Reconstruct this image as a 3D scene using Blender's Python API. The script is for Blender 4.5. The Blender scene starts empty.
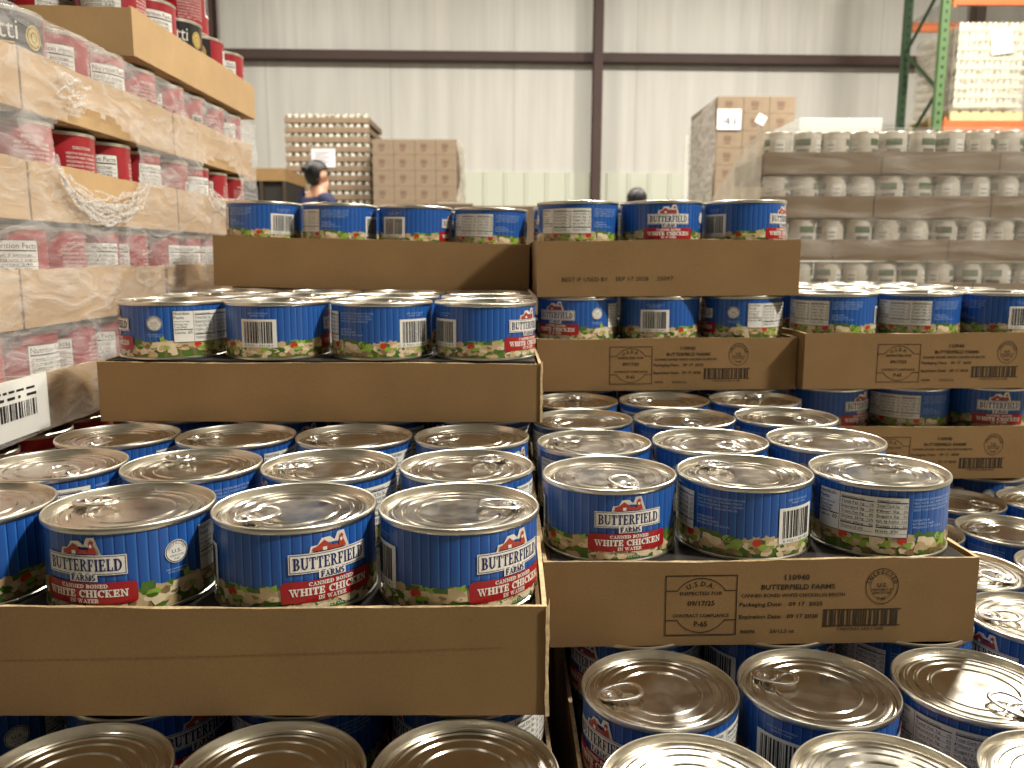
import bpy, bmesh, math, random
from mathutils import Vector, Matrix
PI = math.pi
rnd = random.Random(7)
scene = bpy.context.scene
C = scene.collection
CZ = 0.875                       # camera height above the warehouse floor

# ------------------------------------------------------------------ camera
TILT, ROLL, FPX = 0.155153, -0.0040778, 818.42
ct, st = math.cos(TILT), math.sin(TILT)
R0, U0, F0 = Vector((1, 0, 0)), Vector((0, st, ct)), Vector((0, ct, -st))
RR = R0 * math.cos(ROLL) - U0 * math.sin(ROLL)
UU = R0 * math.sin(ROLL) + U0 * math.cos(ROLL)
cam_data = bpy.data.cameras.new('camera')
cam = bpy.data.objects.new('camera', cam_data)
C.objects.link(cam)
m = Matrix((RR, UU, -F0)).transposed().to_4x4()
m.translation = Vector((0, 0, CZ))
cam.matrix_world = m
cam_data.sensor_width = 36
cam_data.lens = FPX / 1024 * 36
cam_data.clip_start = 0.02
cam_data.clip_end = 100
cam_data.dof.use_dof = True
cam_data.dof.focus_distance = 0.56
cam_data.dof.aperture_fstop = 13
scene.camera = cam

# ------------------------------------------------------------------ world, lights, exposure
world = bpy.data.worlds.new('world')
scene.world = world
world.use_nodes = True
bg = world.node_tree.nodes['Background']
bg.inputs[0].default_value = (1.0, 0.97, 0.90, 1)
bg.inputs[1].default_value = 0.10
scene.view_settings.view_transform = 'Standard'
scene.view_settings.look = 'None'
scene.view_settings.gamma = 1
scene.view_settings.use_curve_mapping = False
scene.view_settings.exposure = 0.0
LAMPS = [  # high bay lamps: x, y, z, watts, size, in view of the report as their own things
    (3.5, -0.55, 4.5, 300, 0.42),
    (-2.6, -1.6, 5.6, 14, 0.6),
    (-3.4, 6.6, 5.9, 420, 0.7), (0.9, 6.6, 5.9, 420, 0.7), (4.8, 6.6, 5.9, 700, 0.7),
    (0.4, 3.0, 5.9, 170, 0.7),
]
for i, (x, y, z, w, s) in enumerate(LAMPS):
    L = bpy.data.lights.new('high_bay_light', 'AREA')
    L.shape = 'DISK'; L.size = s; L.energy = w; L.color = (1.0, 0.95, 0.85)
    o = bpy.data.objects.new('high_bay_light', L); C.objects.link(o)
    o.location = (x, y, z)
    if i == 0:
        o.rotation_euler = (Vector((0, 0.7, 0.8)) - Vector((x, y, z))).to_track_quat('-Z', 'Y').to_euler()


# ------------------------------------------------------------------ helpers
def lin(c):
    return tuple(((v / 255) / 12.92 if v / 255 <= 0.04045 else ((v / 255 + 0.055) / 1.055) ** 2.4) for v in c) + (1,)


def mat(name, rgb, rough=0.6, metal=0.0, noise=0.0, nscale=40, bump=0.0, bscale=60, coat=0.0, stretch=None, spec=0.5):
    """procedural principled material: base colour varied by a noise, optional bump"""
    M = bpy.data.materials.new(name); M.use_nodes = True
    N = M.node_tree.nodes; K = M.node_tree.links
    b = N['Principled BSDF']
    b.inputs['Roughness'].default_value = rough
    b.inputs['Metallic'].default_value = metal
    b.inputs['Specular IOR Level'].default_value = spec
    if coat: b.inputs['Coat Weight'].default_value = coat; b.inputs['Coat Roughness'].default_value = 0.15
    tc = N.new('ShaderNodeTexCoord'); mp = N.new('ShaderNodeMapping')
    if stretch: mp.inputs['Scale'].default_value = stretch
    K.new(tc.outputs['Object'], mp.inputs['Vector'])
    nz = N.new('ShaderNodeTexNoise'); nz.inputs['Scale'].default_value = nscale; nz.inputs['Detail'].default_value = 4
    K.new(mp.outputs[0], nz.inputs['Vector'])
    r = N.new('ShaderNodeMapRange'); r.inputs['From Min'].default_value = 0.3; r.inputs['From Max'].default_value = 0.7
    r.inputs['To Min'].default_value = 1 - noise; r.inputs['To Max'].default_value = 1 + noise
    K.new(nz.outputs['Fac'], r.inputs['Value'])
    mx = N.new('ShaderNodeVectorMath'); mx.operation = 'SCALE'
    mx.inputs[0].default_value = lin(rgb)[:3]
    K.new(r.outputs[0], mx.inputs['Scale']); K.new(mx.outputs[0], b.inputs['Base Color'])
    if bump:
        n2 = N.new('ShaderNodeTexNoise'); n2.inputs['Scale'].default_value = bscale; n2.inputs['Detail'].default_value = 3
        K.new(mp.outputs[0], n2.inputs['Vector'])
        bp = N.new('ShaderNodeBump'); bp.inputs['Strength'].default_value = bump; bp.inputs['Distance'].default_value = 0.01
        K.new(n2.outputs['Fac'], bp.inputs['Height']); K.new(bp.outputs[0], b.inputs['Normal'])
    return M


def obj(name, bm, mats, parent=None, smooth=True, loc=None):
    me = bpy.data.meshes.new(name); bm.to_mesh(me); bm.free()
    for mm in (mats if isinstance(mats, (list, tuple)) else [mats]): me.materials.append(mm)
    if smooth:
        for p in me.polygons: p.use_smooth = True
        try: me.set_sharp_from_angle(angle=math.radians(35))
        except Exception: pass
    o = bpy.data.objects.new(name, me); C.objects.link(o)
    if parent: o.parent = parent
    if loc: o.location = loc
    return o


def tag(o, label, cat, group=None, kind=None):
    o['label'] = label; o['category'] = cat
    if group: o['group'] = group
    if kind: o['kind'] = kind
    return o


def struct(name, bm, m, smooth=False):
    o = obj(name, bm, m, smooth=smooth); o['kind'] = 'structure'; return o


def thing(name, label, cat, loc=(0, 0, 0), rot=(0, 0, 0), group=None):
    o = bpy.data.objects.new(name, None); C.objects.link(o); o.empty_display_size = 0.02
    o.location = loc; o.rotation_euler = rot
    return tag(o, label, cat, group)


def box(bm, x0, y0, z0, x1, y1, z1, mi=0, bev=0):
    vs = [bm.verts.new((x, y, z)) for z in (z0, z1) for y in (y0, y1) for x in (x0, x1)]
    fs = []
    for q in ((0, 2, 3, 1), (4, 5, 7, 6), (0, 1, 5, 4), (2, 6, 7, 3), (0, 4, 6, 2), (1, 3, 7, 5)):
        f = bm.faces.new([vs[i] for i in q]); f.material_index = mi; fs.append(f)
    if bev:
        es = list({e for f in fs for e in f.edges})
        bmesh.ops.bevel(bm, geom=es, offset=bev, segments=1, affect='EDGES')
    return vs


def lathe(bm, prof, seg=64, mi=0, cx=0, cy=0):
    rings = []
    for (r, z) in prof:
        if r < 1e-6: rings.append([bm.verts.new((cx, cy, z))])
        else: rings.append([bm.verts.new((cx + r * math.cos(2 * PI * k / seg), cy + r * math.sin(2 * PI * k / seg), z)) for k in range(seg)])
    for a, b in zip(rings, rings[1:]):
        for k in range(seg):
            k2 = (k + 1) % seg
            if len(a) == 1 and len(b) == 1: continue
            if len(a) == 1: f = bm.faces.new((a[0], b[k], b[k2]))
            elif len(b) == 1: f = bm.faces.new((a[k], b[0], a[k2]))
            else: f = bm.faces.new((a[k], b[k], b[k2], a[k2]))
            f.material_index = mi


def tube(bm, pts, r, seg=8, closed=False, mi=0, flat=1.0):
    n = len(pts); rings = []
    for i, p in enumerate(pts):
        p = Vector(p)
        a = Vector(pts[(i - 1) % n] if closed or i > 0 else pts[i]); b = Vector(pts[(i + 1) % n] if closed or i < n - 1 else pts[i])
        t = (b - a).normalized()
        up = Vector((0, 0, 1)) if abs(t.z) < 0.95 else Vector((1, 0, 0))
        s = t.cross(up).normalized(); u = s.cross(t)
        rings.append([bm.verts.new(p + s * r * math.cos(2 * PI * k / seg) + u * r * flat * math.sin(2 * PI * k / seg)) for k in range(seg)])
    for i in range(n if closed else n - 1):
        a, b = rings[i], rings[(i + 1) % n]
        for k in range(seg):
            f = bm.faces.new((a[k], a[(k + 1) % seg], b[(k + 1) % seg], b[k])); f.material_index = mi
    if not closed:
        bm.faces.new(rings[0][::-1]).material_index = mi; bm.faces.new(rings[-1]).material_index = mi


# ------------------------------------------------------------------ flat printing (labels, stamps): polygons in (s, z), mapped onto a surface
_tcache = {}


BOLD = 0.0


def text_mesh(s):
    if (s, BOLD) in _tcache: return _tcache[s, BOLD]
    cu = bpy.data.curves.new('t', 'FONT'); cu.body = s; cu.size = 1; cu.resolution_u = 2; cu.offset = BOLD
    ob = bpy.data.objects.new('t', cu)
    C.objects.link(ob)
    bpy.context.view_layer.update()
    me = bpy.data.meshes.new_from_object(ob.evaluated_get(bpy.context.evaluated_depsgraph_get()))
    vs = [(v.co.x, v.co.y) for v in me.vertices]; fs = [tuple(p.vertices) for p in me.polygons]
    bpy.data.objects.remove(ob); bpy.data.curves.remove(cu); bpy.data.meshes.remove(me)
    _tcache[s, BOLD] = (vs, fs); return vs, fs


TK, TN = 0.2, 0.075


def g_rect(x0, y0, x1, y1): return [(x0, y0), (x1, y0), (x1, y1), (x0, y1)]
def stem(x, y0=0, y1=1, w=TK): return g_rect(x - w / 2, y0, x + w / 2, y1)
def sf(x, y, w=0.4): return g_rect(x - w / 2, y if y < 0.5 else y - 0.07, x + w / 2, y + 0.07 if y < 0.5 else y)
def diag(x0, y0, x1, y1, w): return [(x0 - w / 2, y0), (x0 + w / 2, y0), (x1 + w / 2, y1), (x1 - w / 2, y1)]


def arc(cx, cy, rx, ry, a0, a1, n=8):
    out = []
    for i in range(n):
        q = []
        for a, inner in ((a0 + (a1 - a0) * i / n, 0), (a0 + (a1 - a0) * (i + 1) / n, 0), (a0 + (a1 - a0) * (i + 1) / n, 1), (a0 + (a1 - a0) * i / n, 1)):
            t = math.radians(a)
            q.append((cx + (rx - (TK if inner else 0)) * math.cos(t), cy + (ry - (TN if inner else 0)) * math.sin(t)))
        out.append(q)
    return out


SERIF = {
    'A': (0.95, [diag(0.2, 0, 0.5, 1, TN), diag(0.78, 0, 0.48, 1, TK), g_rect(0.3, 0.3, 0.7, 0.37), sf(0.18, 0, .32), sf(0.8, 0, .34)]),
    'B': (0.82, [stem(0.22), sf(0.2, 0), sf(0.2, 1)] + arc(0.38, 0.745, 0.34, 0.255, -90, 90) + arc(0.38, 0.27, 0.4, 0.27, -90, 90)),
    'C': (0.85, arc(0.5, 0.5, 0.45, 0.5, 50, 310, 14) + [stem(0.8, 0.66, 0.98, .08)]),
    'D': (0.92, [stem(0.22), sf(0.2, 0), sf(0.2, 1)] + arc(0.36, 0.5, 0.52, 0.5, -90, 90, 12)),
    'E': (0.78, [stem(0.22), sf(0.2, 0), sf(0.2, 1), g_rect(.2, 0, .7, TN), g_rect(.2, 1 - TN, .68, 1), g_rect(.2, .47, .55, .54), stem(.68, 0, .28, .08), stem(.66, .74, 1, .08), stem(.54, .38, .64, .06)]),
    'F': (0.74, [stem(0.22), sf(0.22, 0), sf(0.2, 1), g_rect(.2, 1 - TN, .66, 1), g_rect(.2, .45, .52, .52), stem(.64, .72, 1, .08), stem(.52, .36, .62, .06)]),
    'H': (1.0, [stem(0.22), stem(0.78), g_rect(.2, .47, .8, .54), sf(.22, 0, .38), sf(.78, 0, .38), sf(.22, 1, .38), sf(.78, 1, .38)]),
    'I': (0.44, [stem(0.22), sf(.22, 0, .38), sf(.22, 1, .38)]),
    'K': (0.95, [stem(0.22), diag(0.3, .42, 0.72, 1, TN), diag(.76, 0, .42, .58, TK), sf(.22, 0, .38), sf(.22, 1, .38), sf(.76, 0, .36), sf(.7, 1, .32)]),
    'L': (0.75, [stem(0.22), sf(.22, 1), sf(.2, 0), g_rect(.2, 0, .68, TN), stem(.67, 0, .3, .08)]),
    'M': (1.15, [stem(.18, w=TN), stem(.95), diag(.56, 0, .22, 1, TK), diag(.56, 0, .92, 1, TN), sf(.18, 0, .32), sf(.95, 0, .38), sf(.15, 1, .26), sf(.98, 1, .3)]),
    'N': (1.0, [stem(.2, w=TN), stem(.8, w=TN), diag(.76, 0, .24, 1, TK), sf(.2, 0, .34), sf(.16, 1, .28), sf(.8, 1, .34)]),
    'O': (0.98, arc(0.49, 0.5, 0.46, 0.5, 0, 360, 18)),
    'R': (0.9, [stem(0.22), sf(0.22, 0), sf(0.2, 1), diag(.74, 0, .46, .5, TK), sf(.78, 0, .26)] + arc(0.38, 0.735, 0.36, 0.265, -90, 90)),
    'S': (0.68, arc(0.34, 0.745, 0.3, 0.255, 40, 270, 9) + arc(0.34, 0.255, 0.32, 0.255, -140, 90, 9)),
    'T': (0.8, [stem(0.4), sf(.4, 0), g_rect(.05, 1 - TN, .75, 1), stem(.08, .72, 1, .07), stem(.72, .72, 1, .07)]),
    'U': (0.95, [stem(.22, .3, 1), stem(.78, .3, 1, TN), sf(.22, 1, .38), sf(.78, 1, .32)] + arc(0.47, 0.32, 0.35, 0.32, 180, 360, 8)),
    'W': (1.3, [diag(.42, 0, .16, 1, TK), diag(.42, 0, .64, 1, TN), diag(.9, 0, .64, 1, TK), diag(.9, 0, 1.14, 1, TN), sf(.16, 1, .32), sf(.64, 1, .34), sf(1.14, 1, .3)]),
    ' ': (0.4, []),
}


class Print:
    """collects flat coloured polygons; fn(s, z, lift) maps them onto the object"""
    def __init__(self, bm, fn, seg=0.0045, lift=0.0001):
        self.bm, self.fn, self.seg, self.lift = bm, fn, seg, lift

    def face(self, pts, mi, lay):
        try:
            f = self.bm.faces.new([self.bm.verts.new(self.fn(s, z, lay * self.lift)) for s, z in pts]); f.material_index = mi
        except ValueError: pass

    def rect(self, s0, z0, s1, z1, mi, lay):
        n = max(1, int(math.ceil(abs(s1 - s0) / self.seg)))
        for i in range(n):
            a, b = s0 + (s1 - s0) * i / n, s0 + (s1 - s0) * (i + 1) / n
            self.face([(a, z0), (b, z0), (b, z1), (a, z1)], mi, lay)

    def frame(self, s0, z0, s1, z1, w, mi, lay):
        self.rect(s0, z0, s1, z0 + w, mi, lay); self.rect(s0, z1 - w, s1, z1, mi, lay)
        self.rect(s0, z0, s0 + w, z1, mi, lay); self.rect(s1 - w, z0, s1, z1, mi, lay)

    def disc(self, s, z, rx, rz, mi, lay, n=24):
        c = self.bm.verts.new(self.fn(s, z, lay * self.lift))
        ring = [self.bm.verts.new(self.fn(s + rx * math.cos(2 * PI * k / n), z + rz * math.sin(2 * PI * k / n), lay * self.lift)) for k in range(n)]
        for k in range(n):
            self.bm.faces.new((c, ring[k], ring[(k + 1) % n])).material_index = mi

    def ring(self, s, z, rx, rz, w, mi, lay, n=32, a0=0, a1=2 * PI):
        for k in range(n):
            a, b = a0 + (a1 - a0) * k / n, a0 + (a1 - a0) * (k + 1) / n
            self.face([(s + (rx - w) * math.cos(a), z + (rz - w) * math.sin(a)), (s + rx * math.cos(a), z + rz * math.sin(a)),
                       (s + rx * math.cos(b), z + rz * math.sin(b)), (s + (rx - w) * math.cos(b), z + (rz - w) * math.sin(b))], mi, lay)

    def blob(self, s, z, rx, rz, mi, lay, rg, n=9, rough=.25, zmin=0):
        c = self.bm.verts.new(self.fn(s, max(z, zmin), lay * self.lift)); ring = []
        ph = rg.random() * 6
        for k in range(n):
            q = 1 + rg.uniform(-rough, rough); a = 2 * PI * k / n + ph
            ring.append(self.bm.verts.new(self.fn(s + rx * q * math.cos(a), max(zmin, z + rz * q * math.sin(a)), lay * self.lift)))
        for k in range(n):
            self.bm.faces.new((c, ring[k], ring[(k + 1) % n])).material_index = mi

    def text(self, body, s, z, h, mi, lay, w=None, align='C', squash=1.0, arcr=None, arcc=None):
        vs, fs = text_mesh(body)
        if not vs: return
        x0 = min(v[0] for v in vs); x1 = max(v[0] for v in vs)
        k = h / 0.72; kx = k * squash
        if w: kx = w / (x1 - x0)
        tw = (x1 - x0) * kx
        off = {'C': -tw / 2, 'L': 0, 'R': -tw}[align]
        bv = [self.bm.verts.new(self.fn(s + off + (x - x0) * kx, z + y * k, lay * self.lift)) for x, y in vs]
        for f in fs:
            try: self.bm.faces.new([bv[i] for i in f]).material_index = mi
            except ValueError: pass

    def arctext(self, body, cs, cz, r, h, mi, lay, mid=90, span=120, flip=False):
        n = len(body)
        for i, chh in enumerate(body):
            if chh == ' ': continue
            a = math.radians(mid + (span / 2 - span * i / (n - 1)) * (-1 if flip else 1))
            vs, fs = text_mesh(chh); k = h / .72
            xm = (min(v[0] for v in vs) + max(v[0] for v in vs)) / 2
            rot = a - PI / 2 if not flip else a + PI / 2
            bv = []
            for x, y in vs:
                lx, ly = (x - xm) * k, y * k
                bv.append(self.bm.verts.new(self.fn(cs + r * math.cos(a) + lx * math.cos(rot) - ly * math.sin(rot), cz + r * math.sin(a) + lx * math.sin(rot) + ly * math.cos(rot), lay * self.lift)))
            for f in fs:
                try: self.bm.faces.new([bv[i] for i in f]).material_index = mi
                except ValueError: pass

    def serif(self, body, s, z, h, w, mi, lay, grow=0.0):
        adv = sum(SERIF[c][0] for c in body) + 0.06 * (len(body) - 1)
        k = w / adv; x = s - w / 2
        for c in body:
            a, polys = SERIF[c]
            for q in polys:
                cx = sum(p[0] for p in q) / 4; cy = sum(p[1] for p in q) / 4
                pts = []
                for px, py in q:
                    gx = grow * (1 if px > cx else -1); gy = grow * (1 if py > cy else -1)
                    pts.append((x + (px) * k + gx, z + py * h + gy))
                self.face(pts, mi, lay)
            x += (a + 0.06) * k

    def barcode(self, s0, z0, s1, z1, mi, lay, seed=3):
        rg = random.Random(seed); x = s0
        unit = (s1 - s0) / 62
        while x < s1 - unit:
            w = unit * rg.choice((1, 1, 2, 3)); self.rect(x, z0, min(x + w, s1), z1, mi, lay)
            x += w + unit * rg.choice((1, 1, 2, 2))


# ------------------------------------------------------------------ materials
def cardboard(name, rgb, corr=(1, 1, 260)):
    M = mat(name, rgb, rough=0.85, noise=0.07, nscale=14, bump=0.12, bscale=9, spec=0.2)
    N = M.node_tree.nodes; K = M.node_tree.links
    b = N['Principled BSDF']
    # fine paper fibres over the broad blotches
    tc = N.new('ShaderNodeTexCoord'); nz = N.new('ShaderNodeTexNoise'); nz.inputs['Scale'].default_value = 900; nz.inputs['Detail'].default_value = 2
    K.new(tc.outputs['Object'], nz.inputs['Vector'])
    sc = next(n for n in N if n.bl_idname == 'ShaderNodeVectorMath')
    r = N.new('ShaderNodeMapRange'); r.inputs['From Min'].default_value = .3; r.inputs['From Max'].default_value = .7; r.inputs['To Min'].default_value = .93; r.inputs['To Max'].default_value = 1.07
    K.new(nz.outputs['Fac'], r.inputs['Value'])
    s2 = N.new('ShaderNodeVectorMath'); s2.operation = 'SCALE'
    K.new(sc.outputs[0], s2.inputs[0]); K.new(r.outputs[0], s2.inputs['Scale']); K.new(s2.outputs[0], b.inputs['Base Color'])
    return M


KRAFT = cardboard('kraft_cardboard', (142, 113, 76))
KRAFT_EDGE = mat('cut_cardboard_edge', (205, 178, 135), 0.9, noise=0.25, nscale=300)
GAP_SHADE = mat('painted_gap_shade', (46, 42, 38), .9, noise=.1)  # dark colour painted in for the shade in gaps between cans
KRAFT_L = cardboard('light_kraft_cardboard', (203, 170, 126))
INK = mat('stamp_ink', (52, 40, 24), 0.8, noise=0.25, nscale=500)
CREASE = mat('cardboard_crease', (120, 90, 56), 0.9)
BOXC = cardboard('carton_board', (134, 117, 98))
BOXC2 = mat('carton_print', (112, 88, 74), 0.9, noise=.1)
PALEC = mat('pale_can_label', (206, 198, 184), 0.45, noise=0.08)
STEEL = mat('tinplate', (214, 208, 194), 0.25, metal=1.0, noise=0.05, nscale=30)
SEAM = mat('tinplate_seam', (226, 220, 205), 0.3, metal=1.0, noise=0.04)
TAB = mat('pull_tab_metal', (232, 228, 220), 0.22, metal=1.0, noise=0.03)
SOUND = mat('white_paper', (232, 230, 222), 0.6, noise=0.02)
BLACK = mat('black_print', (24, 22, 24), 0.5)
NAVY = mat('navy_print', (22, 34, 92), 0.4)
CREAM = mat('cream_print', (240, 234, 222), 0.4, coat=.3)
REDP = mat('red_banner_print', (168, 24, 30), 0.35, coat=.3)
BARN = mat('barn_red_print', (178, 62, 40), 0.4)
TXTB = mat('pale_blue_text', (170, 195, 232), 0.4)
GREYT = mat('grey_print', (92, 88, 86), 0.5)
CH1 = mat('chicken_print_light', (226, 208, 172), 0.4, noise=0.12, nscale=160, coat=.2)
CH2 = mat('chicken_print_mid', (196, 172, 130), 0.4, noise=0.15, nscale=160, coat=.2)
CH3 = mat('chicken_print_dark', (134, 112, 76), 0.4, noise=0.2, nscale=160, coat=.2)
LT1 = mat('lettuce_print_light', (146, 176, 62), 0.4, noise=0.2, nscale=200, coat=.2)
LT2 = mat('lettuce_print_dark', (74, 110, 34), 0.4, noise=0.25, nscale=200, coat=.2)
TOM = mat('tomato_print', (196, 48, 28), 0.35, noise=0.1, coat=.2)


def lid_mat():
    M = bpy.data.materials.new('can_lid_metal'); M.use_nodes = True
    N = M.node_tree.nodes; K = M.node_tree.links; b = N['Principled BSDF']
    b.inputs['Metallic'].default_value = 1.0
    b.inputs['Base Color'].default_value = lin((206, 198, 184))
    tc = N.new('ShaderNodeTexCoord'); oi = N.new('ShaderNodeObjectInfo')
    mp = N.new('ShaderNodeMapping'); K.new(tc.outputs['Object'], mp.inputs[0])
    cb = N.new('ShaderNodeCombineXYZ'); K.new(oi.outputs['Random'], cb.inputs[0]); K.new(oi.outputs['Random'], cb.inputs[2]); K.new(cb.outputs[0], mp.inputs['Location'])
    nz = N.new('ShaderNodeTexNoise'); nz.inputs['Scale'].default_value = 70; nz.inputs['Detail'].default_value = 5
    K.new(mp.outputs[0], nz.inputs[0])
    r = N.new('ShaderNodeMapRange'); r.inputs['From Min'].default_value = .35; r.inputs['From Max'].default_value = .7; r.inputs['To Min'].default_value = .17; r.inputs['To Max'].default_value = .27
    K.new(nz.outputs['Fac'], r.inputs[0]); K.new(r.outputs[0], b.inputs['Roughness'])
    n2 = N.new('ShaderNodeTexNoise'); n2.inputs['Scale'].default_value = 25; K.new(mp.outputs[0], n2.inputs[0])
    bp = N.new('ShaderNodeBump'); bp.inputs['Strength'].default_value = .012; bp.inputs['Distance'].default_value = .004
    K.new(n2.outputs['Fac'], bp.inputs['Height']); K.new(bp.outputs[0], b.inputs['Normal'])
    return M


LID = lid_mat()


def blue_mat():
    """deep blue paper printed with vertical planks"""
    M = bpy.data.materials.new('blue_plank_label'); M.use_nodes = True
    N = M.node_tree.nodes; K = M.node_tree.links; b = N['Principled BSDF']
    b.inputs['Roughness'].default_value = .38; b.inputs['Coat Weight'].default_value = .35; b.inputs['Coat Roughness'].default_value = .25
    tc = N.new('ShaderNodeTexCoord'); sp = N.new('ShaderNodeSeparateXYZ'); K.new(tc.outputs['Object'], sp.inputs[0])
    at = N.new('ShaderNodeMath'); at.operation = 'ARCTAN2'; K.new(sp.outputs[1], at.inputs[0]); K.new(sp.outputs[0], at.inputs[1])
    mu = N.new('ShaderNodeMath'); mu.operation = 'MULTIPLY'; mu.inputs[1].default_value = 52 / (2 * PI); K.new(at.outputs[0], mu.inputs[0])
    fr = N.new('ShaderNodeMath'); fr.operation = 'FRACT'; K.new(mu.outputs[0], fr.inputs[0])
    rp = N.new('ShaderNodeValToRGB'); K.new(fr.outputs[0], rp.inputs[0])
    e = rp.color_ramp.elements
    e[0].position = 0.0; e[0].color = lin((14, 50, 120)); e[1].position = 1.0; e[1].color = lin((40, 108, 196))
    for p, c in ((.10, (16, 46, 108)), (.16, (26, 78, 156)), (.8, (34, 92, 172)), (.93, (56, 122, 200))):
        q = e.new(p); q.color = lin(c)
    K.new(rp.outputs[0], b.inputs['Base Color'])
    return M


BLUE = blue_mat()
LABEL_MATS = [BLUE, CREAM, NAVY, REDP, SOUND, BLACK, BARN, TXTB, GREYT, CH1, CH2, CH3, LT1, LT2, TOM]
(mBLUE, mCREAM, mNAVY, mRED, mWHITE, mBLACK, mBARN, mTXT, mGREY, mC1, mC2, mC3, mL1, mL2, mTOM) = range(15)

# ------------------------------------------------------------------ the blue can, built once
CAN_H, CAN_R, LR = 0.0556, 0.05175, 0.0503
SP = 0.1054


def d2s(deg): return math.radians(deg) * LR


def build_blue_label():
    bm = bmesh.new()
    z0, z1 = 0.0026, CAN_H - 0.0034
    lathe(bm, [(LR, z0), (LR, z1)], 96, mBLUE)
    P = Print(bm, lambda s, z, l: ((LR + l) * math.cos(s / LR), (LR + l) * math.sin(s / LR), z))
    rg = random.Random(5)
    # picture of chicken and salad along the foot of the label
    n = 120
    for k in range(n):
        a, b_ = 2 * PI * k / n * LR, 2 * PI * (k + 1) / n * LR
        h = lambda s: z0 + 0.0122 + 0.0016 * math.sin(s * 260) + 0.001 * math.sin(s * 611 + 1)
        P.face([(a, z0), (b_, z0), (b_, h(b_)), (a, h(a))], mL2 if k % 5 else mC3, 1)
    lay = 2
    for k in range(52):
        s = 2 * PI * LR * k / 52 + rg.uniform(-.002, .002)
        P.blob(s, z0 + rg.uniform(.0110, .0160), rg.uniform(.0032, .0055), rg.uniform(.0022, .0040), rg.choice((mL2, mL1, mL2, mC2)), 2 + (k % 3) * .4, rg, 12, .42, z0)
    for k in range(56):
        s = 2 * PI * LR * k / 56 + rg.uniform(-.002, .002)
        P.blob(s, z0 + rg.uniform(.005, .0135), rg.uniform(.0038, .0066), rg.uniform(.0028, .0044), rg.choice((mC2, mC1, mC2, mC1, mL1)), 3.4 + (k % 4) * .4, rg, 7, .28, z0)
    for k in range(60):
        s = 2 * PI * LR * k / 60 + rg.uniform(-.002, .002)
        P.blob(s, z0 + rg.uniform(.001, .0105), rg.uniform(.0030, .0056), rg.uniform(.0018, .0034), rg.choice((mC1, mC2, mC1, mC2, mC1, mC3)), 5 + (k % 4) * .4, rg, 6, .28, z0)
    for k in range(26):
        s = 2 * PI * LR * k / 26 + rg.uniform(-.003, .003)
        P.blob(s, z0 + rg.uniform(.002, .011), rg.uniform(.0015, .0030), rg.uniform(.0008, .0014), rg.choice((mL1, mL2, mC3)), 6.5, rg, 9, .45, z0)
    for deg in (38, 215, 322, 262):
        P.blob(d2s(deg), z0 + .0115, .0036, .0030, mTOM, 6.8, rg, 11, .12, z0)
        P.blob(d2s(deg) + .004, z0 + .0085, .0042, .0022, mL1, 7.0, rg, 11, .35, z0)
    # barcode block centred on 0 degrees
    P.rect(-.0175, .0125, .0175, .0395, mWHITE, 8)
    P.barcode(-.0145, .0165, .0145, .0372, mBLACK, 9)
    P.text('0 73211 02118 5', 0, .0134, .0018, mBLACK, 9, w=.028)
    P.text('DIST. BY BUTTERFIELD', 0, .0445, .0013, mTXT, 8, w=.020); P.text('FARMS 110940', 0, .0422, .0013, mTXT, 8, w=.014)
    # brand block centred on 110 degrees
    b = d2s(110)
    P.rect(b - .0256, .0272, b + .0256, .0394, mCREAM, 8)
    P.face([(b - .0135, .0395), (b - .0125, .0435), (b - .0085, .0440), (b - .006, .0478), (b - .001, .0482), (b + .002, .0455), (b + .004, .0500), (b + .0085, .0503), (b + .0105, .0440), (b + .012, .0395)][::1], mCREAM, 8)
    P.frame(b - .0250, .0278, b + .0250, .0388, .0004, mNAVY, 9)
    P.serif('BUTTERFIELD', b, .0297, .0073, .0460, mNAVY, 10, grow=.00006)
    # barn, silo and rooster weather vane
    P.face([(b - .0115, .0402), (b - .0115, .0424), (b - .0085, .0430), (b - .0085, .0402)], mBARN, 10)
    P.face([(b - .0085, .0402), (b - .0085, .0434), (b - .0045, .0466), (b - .0005, .0434), (b - .0005, .0402)], mBARN, 10)
    P.face([(b - .0055, .0402), (b - .0055, .0424), (b - .0030, .0424), (b - .0030, .0402)], mCREAM, 11)
    P.rect(b - .0005, .0402, b + .0042, .0428, mBARN, 10)
    P.face([(b + .0042, .0402), (b + .0052, .0440), (b + .0050, .0470), (b + .0064, .0486), (b + .0080, .0474), (b + .0074, .0452), (b + .0088, .0430), (b + .0096, .0402)], mBARN, 10)
    P.disc(b + .0063, .0450, .0008, .0012, mCREAM, 11, 8)
    P.rect(b - .0082, .0232, b + .0090, .0282, mCREAM, 9)
    P.serif('FARMS', b + .0004, .0240, .0034, .0150, mNAVY, 11, grow=.00012)
    # red banner
    rr = .0028; ba, bb = .0092, .0226
    P.rect(b - .0305 + rr, ba, b + .0305 - rr, bb, mRED, 9)
    P.rect(b - .0305, ba + rr, b - .0305 + rr, bb - rr, mRED, 9); P.rect(b + .0305 - rr, ba + rr, b + .0305, bb - rr, mRED, 9)
    for sx in (-1, 1):
        for cz in (ba + rr, bb - rr): P.disc(b + sx * (.0305 - rr), cz, rr, rr, mRED, 9, 16)
    P.serif('CANNED BONED', b, .0194, .0022, .0290, mCREAM, 12, grow=.0001)
    P.serif('WHITE CHICKEN', b, .0138, .0043, .0510, mCREAM, 12, grow=.00018)
    P.serif('IN WATER', b, .0103, .0023, .0180, mCREAM, 12, grow=.0001)
    P.text('NET WT 12.5 OZ (354g)', b, .0048, .0020, mWHITE, 12, w=.030)
    # inspection seal at 171 degrees
    s = d2s(171)
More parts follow.
